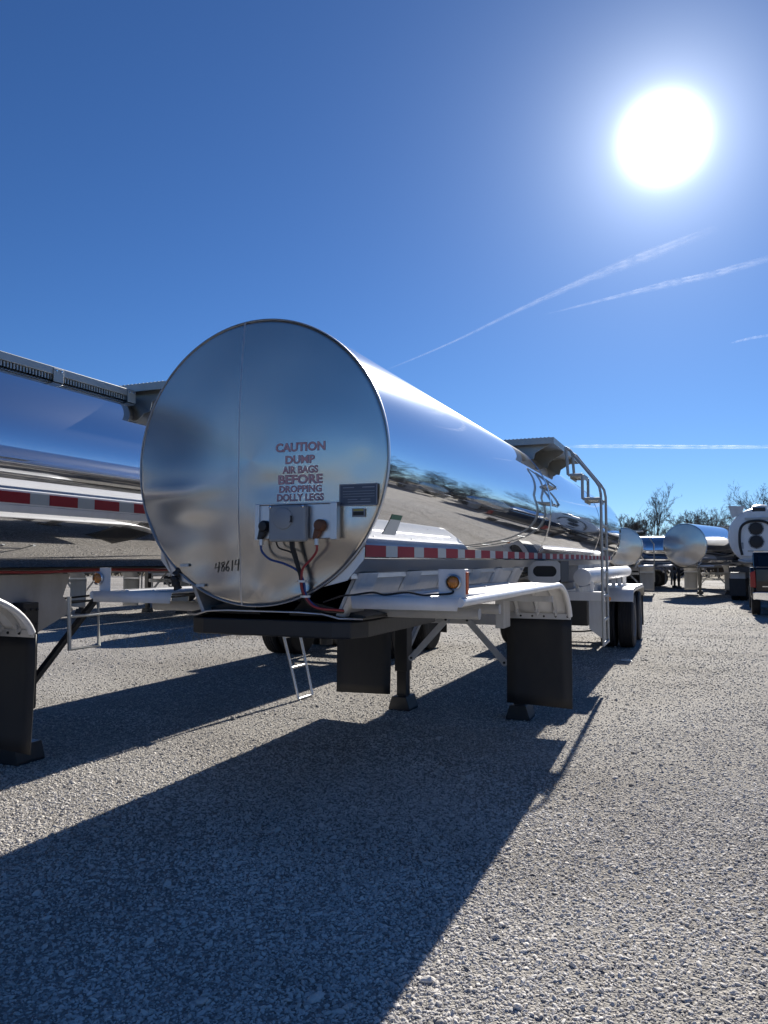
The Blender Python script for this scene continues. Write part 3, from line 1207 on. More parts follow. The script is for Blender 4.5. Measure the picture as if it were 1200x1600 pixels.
        rf = m.build('rear_fender', M[paint], root, smooth=50, solid=0.006)
        m = MB()
        m.box((sd * 0.95 - 0.31, 13.72, 0.25), (sd * 0.95 + 0.31, 13.73, 0.95))
        m.build('mud_flap', M[flap_mat], rf)
        if near:
            for y in (11.0, 12.1, 13.2):
                m = MB()
                m.box((sd * 0.92 - 0.035, y, 1.15), (sd * 0.92 + 0.035, y + 0.05, 1.30))
                m.build('tube_bracket', M['white'], rf)
    for y in (11.45, 12.95):
        m = MB()
        m.lathe([(0.065, -1.0), (0.065, 1.0)], 'x', (0, y, 0.51), 12)
        m.build('axle', M['black'], root, smooth=40)
    for ya, yb_ in ((8.6, 8.72), (10.4, 10.5), (13.45, 13.6)):
        m = MB()
        m.box((-0.45, ya, 1.10), (0.45, yb_, 1.28))
        m.build('cross_member', M[frame], root)
    m = MB()
    m.lathe([(0.0, 0), (0.13, 0.02), (0.15, 0.06), (0.15, 1.0), (0.13, 1.04), (0, 1.06)], 'y', (0.05, 9.0, 0.92), 20)
    m.build('air_tank', M['black'], root, smooth=40)
    # ---- hose tube carried along the right side
    if style == 'main':
        m = MB()
        m.lathe([(0.105, 0.0), (0.11, 0.01), (0.11, 6.6), (0.105, 6.61)], 'y', (0.95, 6.75, 1.42), 24)
        tb = m.build('hose_tube', M['white'], root, smooth=40)
        m = MB()
        m.lathe([(0.0, -0.006), (0.10, -0.004), (0.118, 0.004), (0.118, 0.05), (0.112, 0.05)], 'y', (0.95, 6.745, 1.42), 24)
        m.build('tube_cap', M['white'], tb, smooth=40)
        for y in (6.95, 8.6):
            m = MB()
            m.box((0.83, y, 1.225), (0.87, y + 0.05, 1.36))
            m.build('tube_saddle', M['white'], tb)
            m = MB()
            m.box((1.03, y, 1.225), (1.07, y + 0.05, 1.36))
            m.build('tube_saddle', M['white'], tb)
        m = MB()
        m.box((0.62, 6.85, 1.10), (1.22, 6.97, 1.222))
        m.build('ladder_beam', M['white'], root, bevel=0.006)
        m = MB()
        m.box((0.55, 6.9, 1.10), (0.66, 10.8, 1.22))
        m.build('side_beam', M['offwhite'], root)
        # bracket plate with an oval opening
        m = MB()
        out = [(0.60, 1.40), (0.97, 1.40), (0.97, 1.645), (0.60, 1.645)]
        nO = 28
        ov = []
        for k in range(nO):
            a = 2 * PI * k / nO
            c, s = math.cos(a), math.sin(a)
            ov.append((0.79 + 0.075 * (1 if c > 0 else -1) * (1 if abs(c) > 1e-6 else 0) + 0.062 * c, 1.525 + 0.062 * s))
        ring = []
        for k in range(nO):
            a = 2 * PI * k / nO
            c, s = math.cos(a), math.sin(a)
            t = min(0.185 / max(1e-6, abs(c)), 0.1225 / max(1e-6, abs(s)))
            ring.append((0.785 + c * t, 1.5225 + s * t))
        f0 = [(x, 4.90, z) for x, z in ring]
        f1 = [(x, 4.90, z) for x, z in ov]
        f2 = [(x, 4.93, z) for x, z in ov]
        m.add(f0 + f1 + f2, [(i, (i + 1) % nO, nO + (i + 1) % nO, nO + i) for i in range(nO)] +
              [(nO + i, nO + (i + 1) % nO, 2 * nO + (i + 1) % nO, 2 * nO + i) for i in range(nO)])
        op = m.build('step_plate', M['offwhite'], root)
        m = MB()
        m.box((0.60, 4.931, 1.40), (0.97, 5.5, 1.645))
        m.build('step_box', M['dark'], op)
        # fold-down front plate beside the ladder
        m = MB()
        m.prism([(1.02, 1.10), (1.24, 1.10), (1.24, 0.55), (1.02, 0.72)], 'y', 6.86, 6.875)
        m.build('ladder_gusset', M['offwhite'], root)
        m = MB()
        m.box((0.25, 7.3, 0.72), (0.95, 7.9, 1.08))
        m.build('valve_box', M['black'], root, bevel=0.02)
        m = MB()
        m.tube([(0.3 + 0.1 * i, 7.25, 0.70 - 0.06 * math.sin(PI * i / 9)) for i in range(10)], 0.012, 6)
        m.build('slack_hose', M['cable'], root, smooth=60)
        m = MB()
        m.lathe([(0.03, 0), (0.03, 0.02), (0.0, 0.026)], 'y', (1.28, 6.9, 1.13), 10)
        m.build('amber_lamp', M['amber'], root, smooth=50)
    # ---- ladder and platform
    if style in ('main', 'left'):
        y0, y1 = (6.20, 6.74) if style == 'main' else (7.25, 7.60)
        zt = zc + R
        dz = zt - 3.105
        if style == 'main':
            zbot = 0.56
            # every rail outline: up, over the shoulder and in to the platform
            for y in (y0, y1):
                m = MB()
                path = [(1.28, y, zbot), (1.28, y, 2.50 + dz), (1.262, y, 2.60 + dz), (1.22, y, 2.67 + dz), (0.98, y, 2.98 + dz), (0.90, y, 3.09 + dz), (0.84, y, 3.13 + dz)]
                m.tube(path, 0.0175, 10)
                m.build('ladder_rail', M['galv'], root, smooth=50)
                m = MB()
                for a, b in (((1.27, 2.445), (1.05, 2.445)), ((1.05, 2.445), (1.05, 2.765)), ((1.05, 2.765), (0.87, 2.765)), ((0.87, 2.765), (0.845, 3.14))):
                    m.bar((a[0], y, a[1] + dz), (b[0], y, b[1] + dz), 0.036, 0.036, up=(0, 1, 0))
                m.build('stair_stringer', M['galv'], root, bevel=0.008)
            z = zbot + 0.02
            while z < 2.3 + dz:
                m = MB()
                m.box((1.262, y0, z - 0.014), (1.298, y1, z + 0.014))
                m.build('rung', M['galv'], root, bevel=0.004)
                z += 0.305
            for x0, x1, z in ((1.07, 1.255, 2.45), (0.89, 1.06, 2.77)):
                m = MB()
                m.box((x0, y0 + 0.02, z + dz - 0.01), (x1, y1 - 0.02, z + dz + 0.01))
                m.box((x0, y0 + 0.02, z + dz - 0.05), (x0 + 0.012, y1 - 0.02, z + dz - 0.012))
                m.box((x1 - 0.012, y0 + 0.02, z + dz - 0.05), (x1, y1 - 0.02, z + dz - 0.012))
                m.build('tread', M['galv'], root)
            px0, px1, py0, py1 = -0.62, 0.77, 5.68, 7.86
        else:
            lad = [((1.46, 7.42, 0.02), (1.21, 7.37, 1.02)), ((1.47, 7.75, 0.02), (1.22, 7.76, 1.02))]
            for p0, p1 in lad:
                p0, p1 = Vector(p0), Vector(p1)
                m = MB()
                m.tube([p0, p0.lerp(p1, 0.5), p1, p1 + Vector((-0.06, 0, 0.6))], 0.017, 8)
                m.build('ladder_rail', M['satin'], root, smooth=50)
            for t_ in (0.0, 0.36, 0.72):
                m = MB()
                m.tube([Vector(lad[0][0]).lerp(Vector(lad[0][1]), t_), Vector(lad[1][0]).lerp(Vector(lad[1][1]), t_)], 0.016, 8)
                m.build('rung', M['satin'], root, smooth=50)
            m = MB()
            m.box((0.62, 7.3, 1.22), (1.24, 7.36, 1.28))
            m.build('ladder_mount', M['black'], root)
            px0, px1, py0, py1 = -0.3, 0.78, 5.75, 7.6
        zp = zt + 0.085 + (0.02 if style == 'left' else 0)
        m = MB()
        m.box((px0, py0, zp - 0.018), (px1, py1, zp))
        fl = m.build('platform', M['galv'], root)
        m = MB()     # turned-down edge with a toothed tread on top
        m.box((px0, py0 - 0.012, zp - 0.075), (px1, py0 - 0.001, zp + 0.004))
        m.box((px0, py1 + 0.001, zp - 0.075), (px1, py1 + 0.012, zp + 0.004))
        m.box((px1 + 0.001, py0 - 0.012, zp - 0.075), (px1 + 0.012, py1 + 0.012, zp + 0.004))
        m.build('platform_edge', M['galv'], fl)
        m = MB()
        k = 0
        x = px0 + 0.02
        while x < px1 - 0.03:
            m.prism([(x, zp + 0.0005), (x + 0.034, zp + 0.0005), (x + 0.027, zp + 0.012), (x + 0.007, zp + 0.012)], 'y', py0, py1)
            x += 0.05
        m.build('tread_tooth', M['galv'], fl)
        for y in (py0 + 0.12, (py0 + py1) / 2, py1 - 0.12):
            m = MB()
            def zs_(x):
                return zc + math.sqrt(max(0, R * R - x * x)) - 0.004
            poly = [(px1 - 0.04, zp - 0.02), (px1 - 0.06, zp - 0.06), (0.52, zp - 0.17), (0.5, zs_(0.5)), (0.4, zs_(0.4)), (0.3, zs_(0.3)), (0.2, zs_(0.2)), (0.1, zs_(0.1)), (0.1, zp - 0.02)]
            m.prism(poly, 'y', y - 0.006, y + 0.006)
            m.build('platform_bracket', M['galv'], root)
        m = MB()
        m.lathe([(0.0, 0.16), (0.2, 0.14), (0.27, 0.1), (0.27, -0.06)], 'z', (-0.1, (py0 + py1) / 2 + 0.2, zt), 24)
        m.build('manhole_lid', M['polish'], root, smooth=40)
    elif smax > 0.5:
        m = MB()
        m.box((-0.6, 5.7, zc + R + 0.06), (0.78, 7.9, zc + R + 0.09))
        m.box((0.3, 5.8, zc + R - 0.12), (0.36, 7.8, zc + R + 0.06))
        m.build('platform', M['galv'], root)
        for y in (6.2, 6.74):
            m = MB()
            m.tube([(1.28, y, 0.56), (1.28, y, 2.5), (0.9, y, 3.1)], 0.03, 5)
            m.build('ladder_rail', M['galv'], root)
    if style == 'left':
        # catwalk along the top of the barrel
        zt = zc + R
        m = MB()
        zt -= 0.062
        m.box((0.40, 0.2, zt + 0.02), (0.42, 5.72, zt + 0.095))
        cw = m.build('catwalk_rail', M['galv'], root, bevel=0.006)
        m = MB()
        m.box((-0.35, 0.2, zt + 0.063), (0.39, 5.72, zt + 0.075))
        m.build('catwalk_floor', M['galv'], cw)
        m = MB()
        y = 0.22
        while y < 5.7:
            m.box((0.394, y, zt - 0.028), (0.406, y + 0.016, zt + 0.0195))
            y += 0.034
        m.build('catwalk_grating', M['galv'], cw)
        for y in (1.5, 3.4, 4.62, 5.6):
            m = MB()
            m.box((0.4205, y, zt - 0.045), (0.431, y + 0.12, zt + 0.08))
            cl = m.build('catwalk_clip', M['galv'], cw, bevel=0.003)
            m = MB()
            for k in (0.03, 0.09):
                m.lathe([(0.012, 0), (0.009, 0.008), (0, 0.009)], 'x', (0.431, y + k, zt + 0.06), 8)
            m.build('bolt', M['chrome'], cl)
        # hoop step hanging under the frame
        m = MB()
        m.tube([(1.2, 4.10, 1.36), (1.22, 4.10, 0.94), (1.22, 4.42, 0.94), (1.2, 4.42, 1.36)], 0.017, 8)
        m.tube([(1.21, 4.10, 1.2), (1.21, 4.42, 1.2)], 0.012, 8)
        m.build('hoop_step', M['galv'], root, smooth=40)
    return root


main = tank_trailer((0, 0, 0), 0, 'polished steel tank trailer with lettered round head and 48614 written on it', style='main')
left = tank_trailer((-3.43, -3.30, 0), 0, 'polished steel tank trailer with catwalk rail, cut by the picture edge beside the lettered one',
                    style='left', zc=2.53, R=0.87, rail_x=1.10, rail_z=2.125, frame='oldwhite')


# ---------------------------------------------------------------- lettering and fittings on the main head
def head_y(x, z, R=0.863, zc=2.24):
    """where the face of the lettered trailer's head lies"""
    r = math.hypot(x, z - zc) / R
    left_ = x < -0.085
    y = 0.004 - 0.055 * (1 - r * r) + ((0.006 * (x + 0.0865)) if left_ else (0.012 * (x + 0.0835)))
    for dx, dz, sx, sz, amp in (DENTS_L if left_ else DENTS_R):
        y += amp * math.exp(-((x - dx) / sx) ** 2 - ((z - dz) / sz) ** 2)
    y += sheet_wave(x, z - zc) * (1 - r ** 6)
    return y


def text_mesh(body, w, h, x, z, y, depth, mat, name, parent, grow=0.0, grow_box=0.05):
    cu = bpy.data.curves.new('t', 'FONT')
    cu.body = body
    cu.extrude = 0
    cu.offset = 0
    cu.resolution_u = 3
    o = bpy.data.objects.new('t', cu)
    COL.objects.link(o)

    def raw(off):
        cu.offset = off
        dg = bpy.context.evaluated_depsgraph_get()
        dg.update()
        return bpy.data.meshes.new_from_object(o.evaluated_get(dg))
    me = raw(grow_box)
    c0 = np.array([v.co[:] for v in me.vertices])
    lo, hi = c0.min(0), c0.max(0)
    me0 = me
    me = raw(grow)
    m = MB()
    s = (w / (hi[0] - lo[0]), h / (hi[1] - lo[1]))
    vs = []
    for v in me.vertices:
        px, pz = x + (v.co.x - (lo[0] + hi[0]) / 2) * s[0], z + (v.co.y - lo[1]) * s[1]
        vs.append((px, head_y(px, pz) - y, pz))
    m.add(vs, [tuple(p.vertices) for p in me.polygons])
    out = m.build(name, mat, parent)
    sol = out.modifiers.new('solid', 'SOLIDIFY')
    sol.thickness = depth
    sol.offset = 0
    bpy.data.objects.remove(o)
    bpy.data.meshes.remove(me0)
    bpy.data.meshes.remove(me)
    return out


for body, w, h, z in (('CAUTION', 0.32, 0.055, 2.277), ('DUMP', 0.19, 0.050, 2.206), ('AIR BAGS', 0.23, 0.045, 2.150),
                      ('BEFORE', 0.285, 0.057, 2.088), ('DROPPING', 0.27, 0.042, 2.040), ('DOLLY LEGS', 0.297, 0.045, 1.989)):
    base = text_mesh(body, w, h, 0.325, z, 0.0016, 0.0005, M['ink'], 'lettering', main, grow=0.042)
    text_mesh(body, w, h, 0.325, z, 0.0024, 0.0005, M['letter'], 'letter_fill', base, grow=0.020)

# hand-written number in black marker
strokes = [[(0, .9), (-.15, .45), (.45, .5)], [(.4, 1), (.25, 0)],
           [(.95, .95), (.65, .85), (.75, .6), (1.0, .4), (.9, .05), (.65, .1), (.7, .4), (1.0, .75), (.95, .95)],
           [(1.55, 1), (1.25, .6), (1.2, .15), (1.45, 0), (1.6, .25), (1.45, .45), (1.25, .3)],
           [(2.0, 1), (1.9, 0)], [(2.4, 1), (2.25, .55), (2.75, .6)], [(2.75, 1.05), (2.6, -.05)]]
m = MB()
for st in strokes:
    pts = []
    for u, v in st:
        x, z = -0.265 + u * 0.0625, 1.575 + v * 0.062 + u * 0.006
        pts.append((x, head_y(x, z) - 0.0035, z))
    m.tube(pts, 0.0024, 5)
m.build('handwritten_number', M['marker'], main)

# connection box
m = MB()
y0b = -0.075
m.box((0.07, y0b, 1.772), (0.57, -0.025, 1.968))
box = m.build('connection_box', M['satin'], main, bevel=0.004)
m = MB()
m.box((0.055, y0b - 0.012, 1.766), (0.085, y0b + 0.03, 1.972))
m.box((0.545, y0b - 0.012, 1.766), (0.585, y0b + 0.03, 1.972))
m.box((0.055, y0b - 0.006, 1.969), (0.585, y0b + 0.04, 1.976))
m.build('box_flange', M['satin'], box, bevel=0.002)
m = MB()
m.box((0.172, y0b - 0.055, 1.755), (0.41, y0b - 0.001, 1.962))
sk = m.build('socket_cover', M['greybox'], box, bevel=0.014)
m = MB()
m.lathe([(0.062, 0.0), (0.06, -0.01), (0.05, -0.014), (0.0, -0.016)], 'y', (0.27, y0b - 0.0555, 1.885), 24)
m.build('socket_boss', M['greybox'], sk, smooth=40)
m = MB()
m.box((0.31, y0b - 0.0685, 1.862), (0.335, y0b - 0.0715 + 0.006, 1.90))
m.build('socket_mark', M['dark'], sk)
m = MB()
for x, z in ((0.185, 1.952), (0.395, 1.952)):
    m.lathe([(0.009, 0), (0.008, -0.005), (0, -0.007)], 'y', (x, y0b - 0.0555, z), 8)
m.build('bolt', M['chrome'], sk)
for sx, mat, nm in ((0.125, 'black', 'blue_gladhand'), (0.485, 'rust', 'red_gladhand')):
    m = MB()
    m.lathe([(0.034, 0), (0.034, -0.03), (0.026, -0.045), (0.0, -0.048)], 'y', (sx, y0b, 1.845), 18)
    gh = m.build('gladhand', M[mat], box, smooth=40)
    m = MB()
    m.prism([(sx - 0.03, 1.84), (sx + 0.02, 1.85), (sx + 0.005, 1.80), (sx - 0.02, 1.765), (sx - 0.045, 1.77)], 'y', y0b - 0.03, y0b - 0.002)
    m.build('gladhand_arm', M[mat], gh, bevel=0.006)
    m = MB()
    m.lathe([(0.014, 0.0), (0.014, 0.035)], 'z', (sx - 0.022, y0b - 0.016, 1.735), 10)
    m.build('hose_nut', M['satin'], gh)


def spline(pts, n=8):
    out = []
    P = [Vector(p) for p in pts]
    P = [P[0] * 2 - P[1]] + P + [P[-1] * 2 - P[-2]]
    for i in range(1, len(P) - 2):
        for k in range(n):
            t = k / n
            a, b, c, d = P[i - 1], P[i], P[i + 1], P[i + 2]
            out.append(0.5 * ((2 * b) + (c - a) * t + (2 * a - 5 * b + 4 * c - d) * t * t + (3 * b - a - 3 * c + d) * t ** 3))
    out.append(P[-2])
    return out


yh = -0.075
for nm, mat, r, pts in (
        ('blue_hose', 'bluehose', 0.0068, [(0.10, -0.09, 1.74), (0.105, -0.085, 1.70), (0.15, -0.07, 1.655), (0.24, -0.065, 1.63), (0.325, -0.06, 1.59), (0.36, -0.05, 1.53), (0.375, -0.045, 1.45), (0.43, -0.02, 1.385), (0.50, 0.10, 1.355)]),
        ('red_hose', 'redhose', 0.0072, [(0.463, -0.09, 1.74), (0.46, -0.085, 1.70), (0.42, -0.075, 1.655), (0.37, -0.07, 1.61), (0.352, -0.06, 1.56), (0.355, -0.06, 1.49), (0.385, -0.05, 1.425), (0.44, -0.03, 1.38), (0.54, 0.10, 1.36)]),
        ('electric_cable', 'cable', 0.0095, [(0.298, -0.09, 1.76), (0.300, -0.085, 1.72), (0.316, -0.07, 1.65), (0.34, -0.055, 1.56), (0.352, -0.045, 1.47), (0.39, -0.03, 1.40), (0.47, 0.02, 1.36), (0.52, 0.14, 1.35)]),
        ('electric_cable', 'cable', 0.0085, [(0.314, -0.09, 1.76), (0.314, -0.085, 1.72), (0.325, -0.062, 1.65), (0.345, -0.05, 1.56), (0.36, -0.04, 1.47), (0.40, -0.02, 1.40), (0.46, 0.05, 1.355)]),
        ('thin_cable', 'cable', 0.005, [(0.195, -0.08, 1.755), (0.21, -0.07, 1.72), (0.27, -0.06, 1.70), (0.31, -0.06, 1.68)])):
    m = MB()
    m.tube(spline(pts), r, 8)
    m.build(nm, M[mat], main, smooth=60)
for x, z in ((0.352, 1.53), (0.375, 1.445)):
    m = MB()
    m.lathe([(0.026, -0.006), (0.03, -0.006), (0.03, 0.006), (0.026, 0.006)], 'z', (x, -0.055, z), 14, close=True)
    m.build('cable_tie', M['satin'], main)
# dark printed data plate and small sticker
yy = head_y(0.69, 2.02) - 0.012
m = MB()
m.box((0.572, yy - 0.004, 1.958), (0.80, yy + 0.004, 2.078))
pl = m.build('data_plate', M['plate'], main)
m = MB()
for a, b, z, h in ((0.59, 0.66, 2.055, 0.006), (0.71, 0.785, 2.055, 0.006), (0.59, 0.785, 2.035, 0.003), (0.59, 0.785, 2.02, 0.003), (0.59, 0.785, 2.005, 0.003), (0.62, 0.68, 1.988, 0.004), (0.70, 0.76, 1.988, 0.004), (0.62, 0.76, 1.974, 0.005)):
    m.box((a, yy - 0.0052, z), (b, yy - 0.0042, z + h))
m.box((0.572, yy - 0.006, 1.955), (0.80, yy - 0.0042, 1.9615))
m.box((0.572, yy - 0.006, 2.0725), (0.80, yy - 0.0042, 2.079))
m.box((0.567, yy - 0.006, 1.955), (0.574, yy - 0.0042, 2.079))
m.box((0.795, yy - 0.006, 1.955), (0.802, yy - 0.0042, 2.079))
m.build('plate_print', M['plateprint'], pl)
yy = head_y(0.685, 1.92) - 0.008
m = MB()
m.box((0.645, yy - 0.003, 1.892), (0.724, yy + 0.003, 1.940))
st = m.build('small_plate', M['plateprint'], main)
m = MB()
m.box((0.652, yy - 0.0042, 1.900), (0.717, yy - 0.0032, 1.922))
m.build('plate_print', M['dark'], st)
m = MB()
m.box((0.655, yy - 0.0042, 1.926), (0.715, yy - 0.0032, 1.935))
m.build('plate_print', M['yellowprint'], st)
# paper label on the barrel
m = MB()
zc0, R0 = 2.24, 0.8672
def bar_pt(a, y):
    return (R0 * math.cos(a), y, zc0 + R0 * math.sin(a))
a1, a2, a3 = R_(-22.0), R_(-24.0), R_(-30.5)
n = 5
m.quadstrip([bar_pt(a2 + (a3 - a2) * i / n, 0.20 - 0.004 * i) for i in range(n + 1)], [bar_pt(a2 + (a3 - a2) * i / n, 0.365 + 0.004 * i) for i in range(n + 1)])
lab = m.build('paper_label', M['paper'], main)
m = MB()
m.quadstrip([bar_pt(a1, 0.20), bar_pt(a2, 0.20)], [bar_pt(a1, 0.365), bar_pt(a2, 0.365)])
m.build('label_heading', M['green'], lab)
# lamp cable draped from the frame to the marker lamp
m = MB()
m.tube(spline([(0.45, 0.02, 1.41), (0.55, 0.05, 1.445), (0.62, 0.06, 1.452), (0.74, 0.06, 1.468), (0.82, 0.055, 1.457), (0.95, 0.05, 1.472), (1.04, 0.05, 1.459), (1.10, 0.05, 1.462), (1.20, 0.06, 1.47), (1.21, 0.078, 1.49)]), 0.006, 6)
m.build('lamp_cable', M['cable'], main, smooth=60)
# bracket hanging at the lower left of the head
m = MB()
m.tube(spline([(-0.545, 0.02, 1.60), (-0.575, 0.0, 1.54), (-0.565, 0.02, 1.47)]), [0.02 + 0.008 * math.sin(i * 0.9) ** 2 for i in range(17)], 10)
m.build('hanging_boot', M['rubber'], main, smooth=60)
for x_, z_ in ((-0.52, 1.61), (-0.40, 1.488)):
    m = MB()
    m.box((x_, -0.02, z_), (x_ + 0.06, -0.014, z_ + 0.017))
    m.build('small_tag', M['paper'], main)

# ---------------------------------------------------------------- other trailers
far1 = tank_trailer((1.78, 33.0, 0), R_(-17), 'dull steel tanker facing the camera across the yard, left of the white vacuum tank', style='far', R=0.98, zc=2.35,
                    flap_mat='oldwhite', rail_z=1.62)
far2 = tank_trailer((-0.72, 31.0, 0), R_(3), 'steel tanker just behind the rear wheels of the lettered trailer', style='far', flap_mat='oldwhite')
group_off = 'tank trailers parked round the yard, seen mirrored in the polished tanks'
km = kidmap_of()


def far_copy(loc, rz, label, group=None, s=1.0):
    c = copy_tree(far2, km)
    c.location = loc
    c.rotation_euler = (0, 0, R_(rz))
    c['label'] = label
    if group:
        c['group'] = group
    elif 'group' in c:
        del c['group']
    return c


far_copy((-3.0, 44.0, 0), -78, 'blue-grey tanker standing crosswise, seen between two others')
far_copy((-8.2, 13.2, 0), 0, 'tank trailer parked in the row beyond the catwalk trailer, only its shadow showing')
far_copy((-13.3, 11.7, 0), 0, 'tank trailer whose black landing feet show under the white fender')
far_copy((-10.72, 12.4, 0), 0, 'tank trailer of the shaded row, between the one with feet showing and the shadow one')
far_copy((-16.2, 10.5, 0), 0, 'tank trailer of the shaded row, just beyond the one whose black feet show')
far_copy((-2.2, 37.5, 0), 8, 'tank trailer half hidden behind the one at the lettered trailer rear')
far_copy((3.2, 43.0, 0), -60, 'tank trailer set askew far behind the dull tanker')
far_copy((7.6, 41.5, 0), -35, 'tank trailer far behind the white vacuum tank')
lab_off = 'tank trailer of the row out beyond the open gravel, mirrored in the barrel'
for i, (x, y, r) in enumerate(((9.0, 33, -14), (13, 35, -25), (17, 36, -30), (21.5, 38, -35), (15.5, 22, -62), (20, 14, -62), (26, 32, -40), (11, 46, 80))):
    far_copy((x, y, 0), r, lab_off, group_off)
for i, (x, y, r) in enumerate(((-6, -24, 180), (-1, -25, 180), (5, -24, 180), (9.5, -25, 180), (15, -24.5, 180))):
    far_copy((x, y, 0), r, 'tank trailer of the sunlit row behind the photographer', 'tank trailers behind the photographer')


# white vacuum tank with its rear door fittings
def vacuum_tank(loc, rz):
    root = empty('vacuum_tank_trailer', loc, rz)
    tag(root, 'white vacuum tank with two round ports and a hose loop on its rear door', 'tank trailer')
    R, zc = 1.15, 2.62
    m = MB()
    m.lathe([(R - 0.15, -0.10), (R - 0.04, -0.06), (R, 0.02), (R, 7.0), (R - 0.1, 7.15), (0.0, 7.3)], 'y', (0, 0, zc), 56)
    m.build('tank', M['white'], root, smooth=40)
    m = MB()
    m.lathe([(0.0, -0.16), (R * 0.5, -0.15), (R - 0.17, -0.115)], 'y', (0, 0, zc), 48)
    door = m.build('rear_door', M['white'], root, smooth=40)
    m = MB()
    m.prism([(-0.72, zc - 0.80), (-0.72, zc + 0.35), (-0.55, zc + 0.62), (0.55, zc + 0.62), (0.72, zc + 0.35), (0.72, zc - 0.80)], 'y', -0.22, -0.16)
    m.build('door_panel', M['white'], door, bevel=0.02)
    for z in (zc + 0.30, zc - 0.22):
        m = MB()
        m.lathe([(0.0, -0.275), (0.20, -0.27), (0.245, -0.255), (0.25, -0.221)], 'y', (-0.10, 0, z), 24)
        pt = m.build('round_port', M['dark'], door, smooth=30)
        m = MB()
        m.lathe([(0.25, -0.222), (0.252, -0.262), (0.285, -0.262), (0.29, -0.222)], 'y', (-0.10, 0, z), 24)
        m.f = [f for f in m.f if len(f) == 4]
        m.build('port_flange', M['greybox'], pt, smooth=30)
        m = MB()
        for k in range(8):
            m.lathe([(0.02, -0.262), (0.02, -0.28)], 'y', (-0.10 + 0.268 * math.cos(k * PI / 4), 0, z + 0.268 * math.sin(k * PI / 4)), 6)
        m.build('port_bolts', M['black'], pt)['kind'] = 'stuff'
    m = MB()
    m.tube(spline([(-0.62, -0.27, zc - 0.75), (-0.70, -0.27, zc - 0.3), (-0.66, -0.27, zc + 0.3), (-0.40, -0.27, zc + 0.56), (0.1, -0.28, zc + 0.60), (0.45, -0.27, zc + 0.40), (0.68, -0.27, zc - 0.1)]), 0.05, 10)
    m.build('hose_loop', M['rubber'], door, smooth=60)
    m = MB()
    m.box((-0.5, -0.24, zc + 0.66), (0.35, -0.17, zc + 0.74))
    m.build('door_bar', M['oldwhite'], door)
    m = MB()
    m.box((-0.42, -0.26, zc - 0.62), (0.3, -0.222, zc - 0.56))
    m.build('door_bar', M['oldwhite'], door)
    for x_ in (-0.62, 0.60):
        m = MB()
        m.box((x_ - 0.05, -0.27, zc - 0.5), (x_ + 0.05, -0.2225, zc - 0.25))
        m.build('door_hinge', M['greybox'], door)
    m = MB()
    m.tube([(0.3, -0.3, zc - 0.9), (0.1, -0.34, zc - 1.0), (-0.5, -0.34, zc - 1.02), (-0.75, -0.2, zc - 0.95)], 0.06, 8)
    m.build('drain_pipe', M['oldwhite'], root, smooth=50)
    m = MB()
    m.box((-0.2, -0.30, zc - 0.78), (0.22, -0.222, zc - 0.66))
    m.build('latch', M['black'], door)
    m = MB()
    m.prism([(-0.98, zc + 0.75), (-0.62, zc + 0.9), (-0.50, zc + 1.22), (-1.10, zc + 1.26)], 'y', 0.0, 0.06)
    m.build('side_shield', M['offwhite'], root)
    m = MB()
    m.lathe([(0.30, 0.0), (0.30, 0.10), (0.18, 0.16), (0.0, 0.17)], 'z', (0.02, 0.4, zc + R - 0.02), 20)
    m.build('top_lid', M['white'], root, smooth=30)
    m = MB()
    m.box((-0.22, -0.10, zc + R - 0.16), (0.25, 0.06, zc + R + 0.0))
    m.build('rear_lamp_box', M['black'], root)
    m = MB()
    m.box((-1.15, -0.1, 1.18), (1.15, 0.15, 1.40))
    m.build('rear_bumper', M['black'], root)
    for x in (-0.45, 0.45):
        m = MB()
        m.box((x - 0.08, 0.1, 0.95), (x + 0.08, 8.6, 1.25))
        m.build('chassis_rail', M['black'], root)
    for x in (-1.12, 0.55):
        m = MB()
        m.box((x, 0.2, 0.92), (x + 0.57, 0.9, 1.17))
        m.build('side_locker', M['oldwhite'], root)
    for sd in (-1, 1):
        m = MB()
        m.box((sd * 0.87 - 0.3, 0.30, 0.22), (sd * 0.87 + 0.3, 0.315, 0.93))
        m.build('mud_flap', M['rubber'], root)
        for y in (1.2, 2.5):
            for x in (1.02, 0.70):
                add_wheel(root, sd * x, y, sd)
    return root


vacuum_tank((4.62, 30.0, 0), R_(-6))


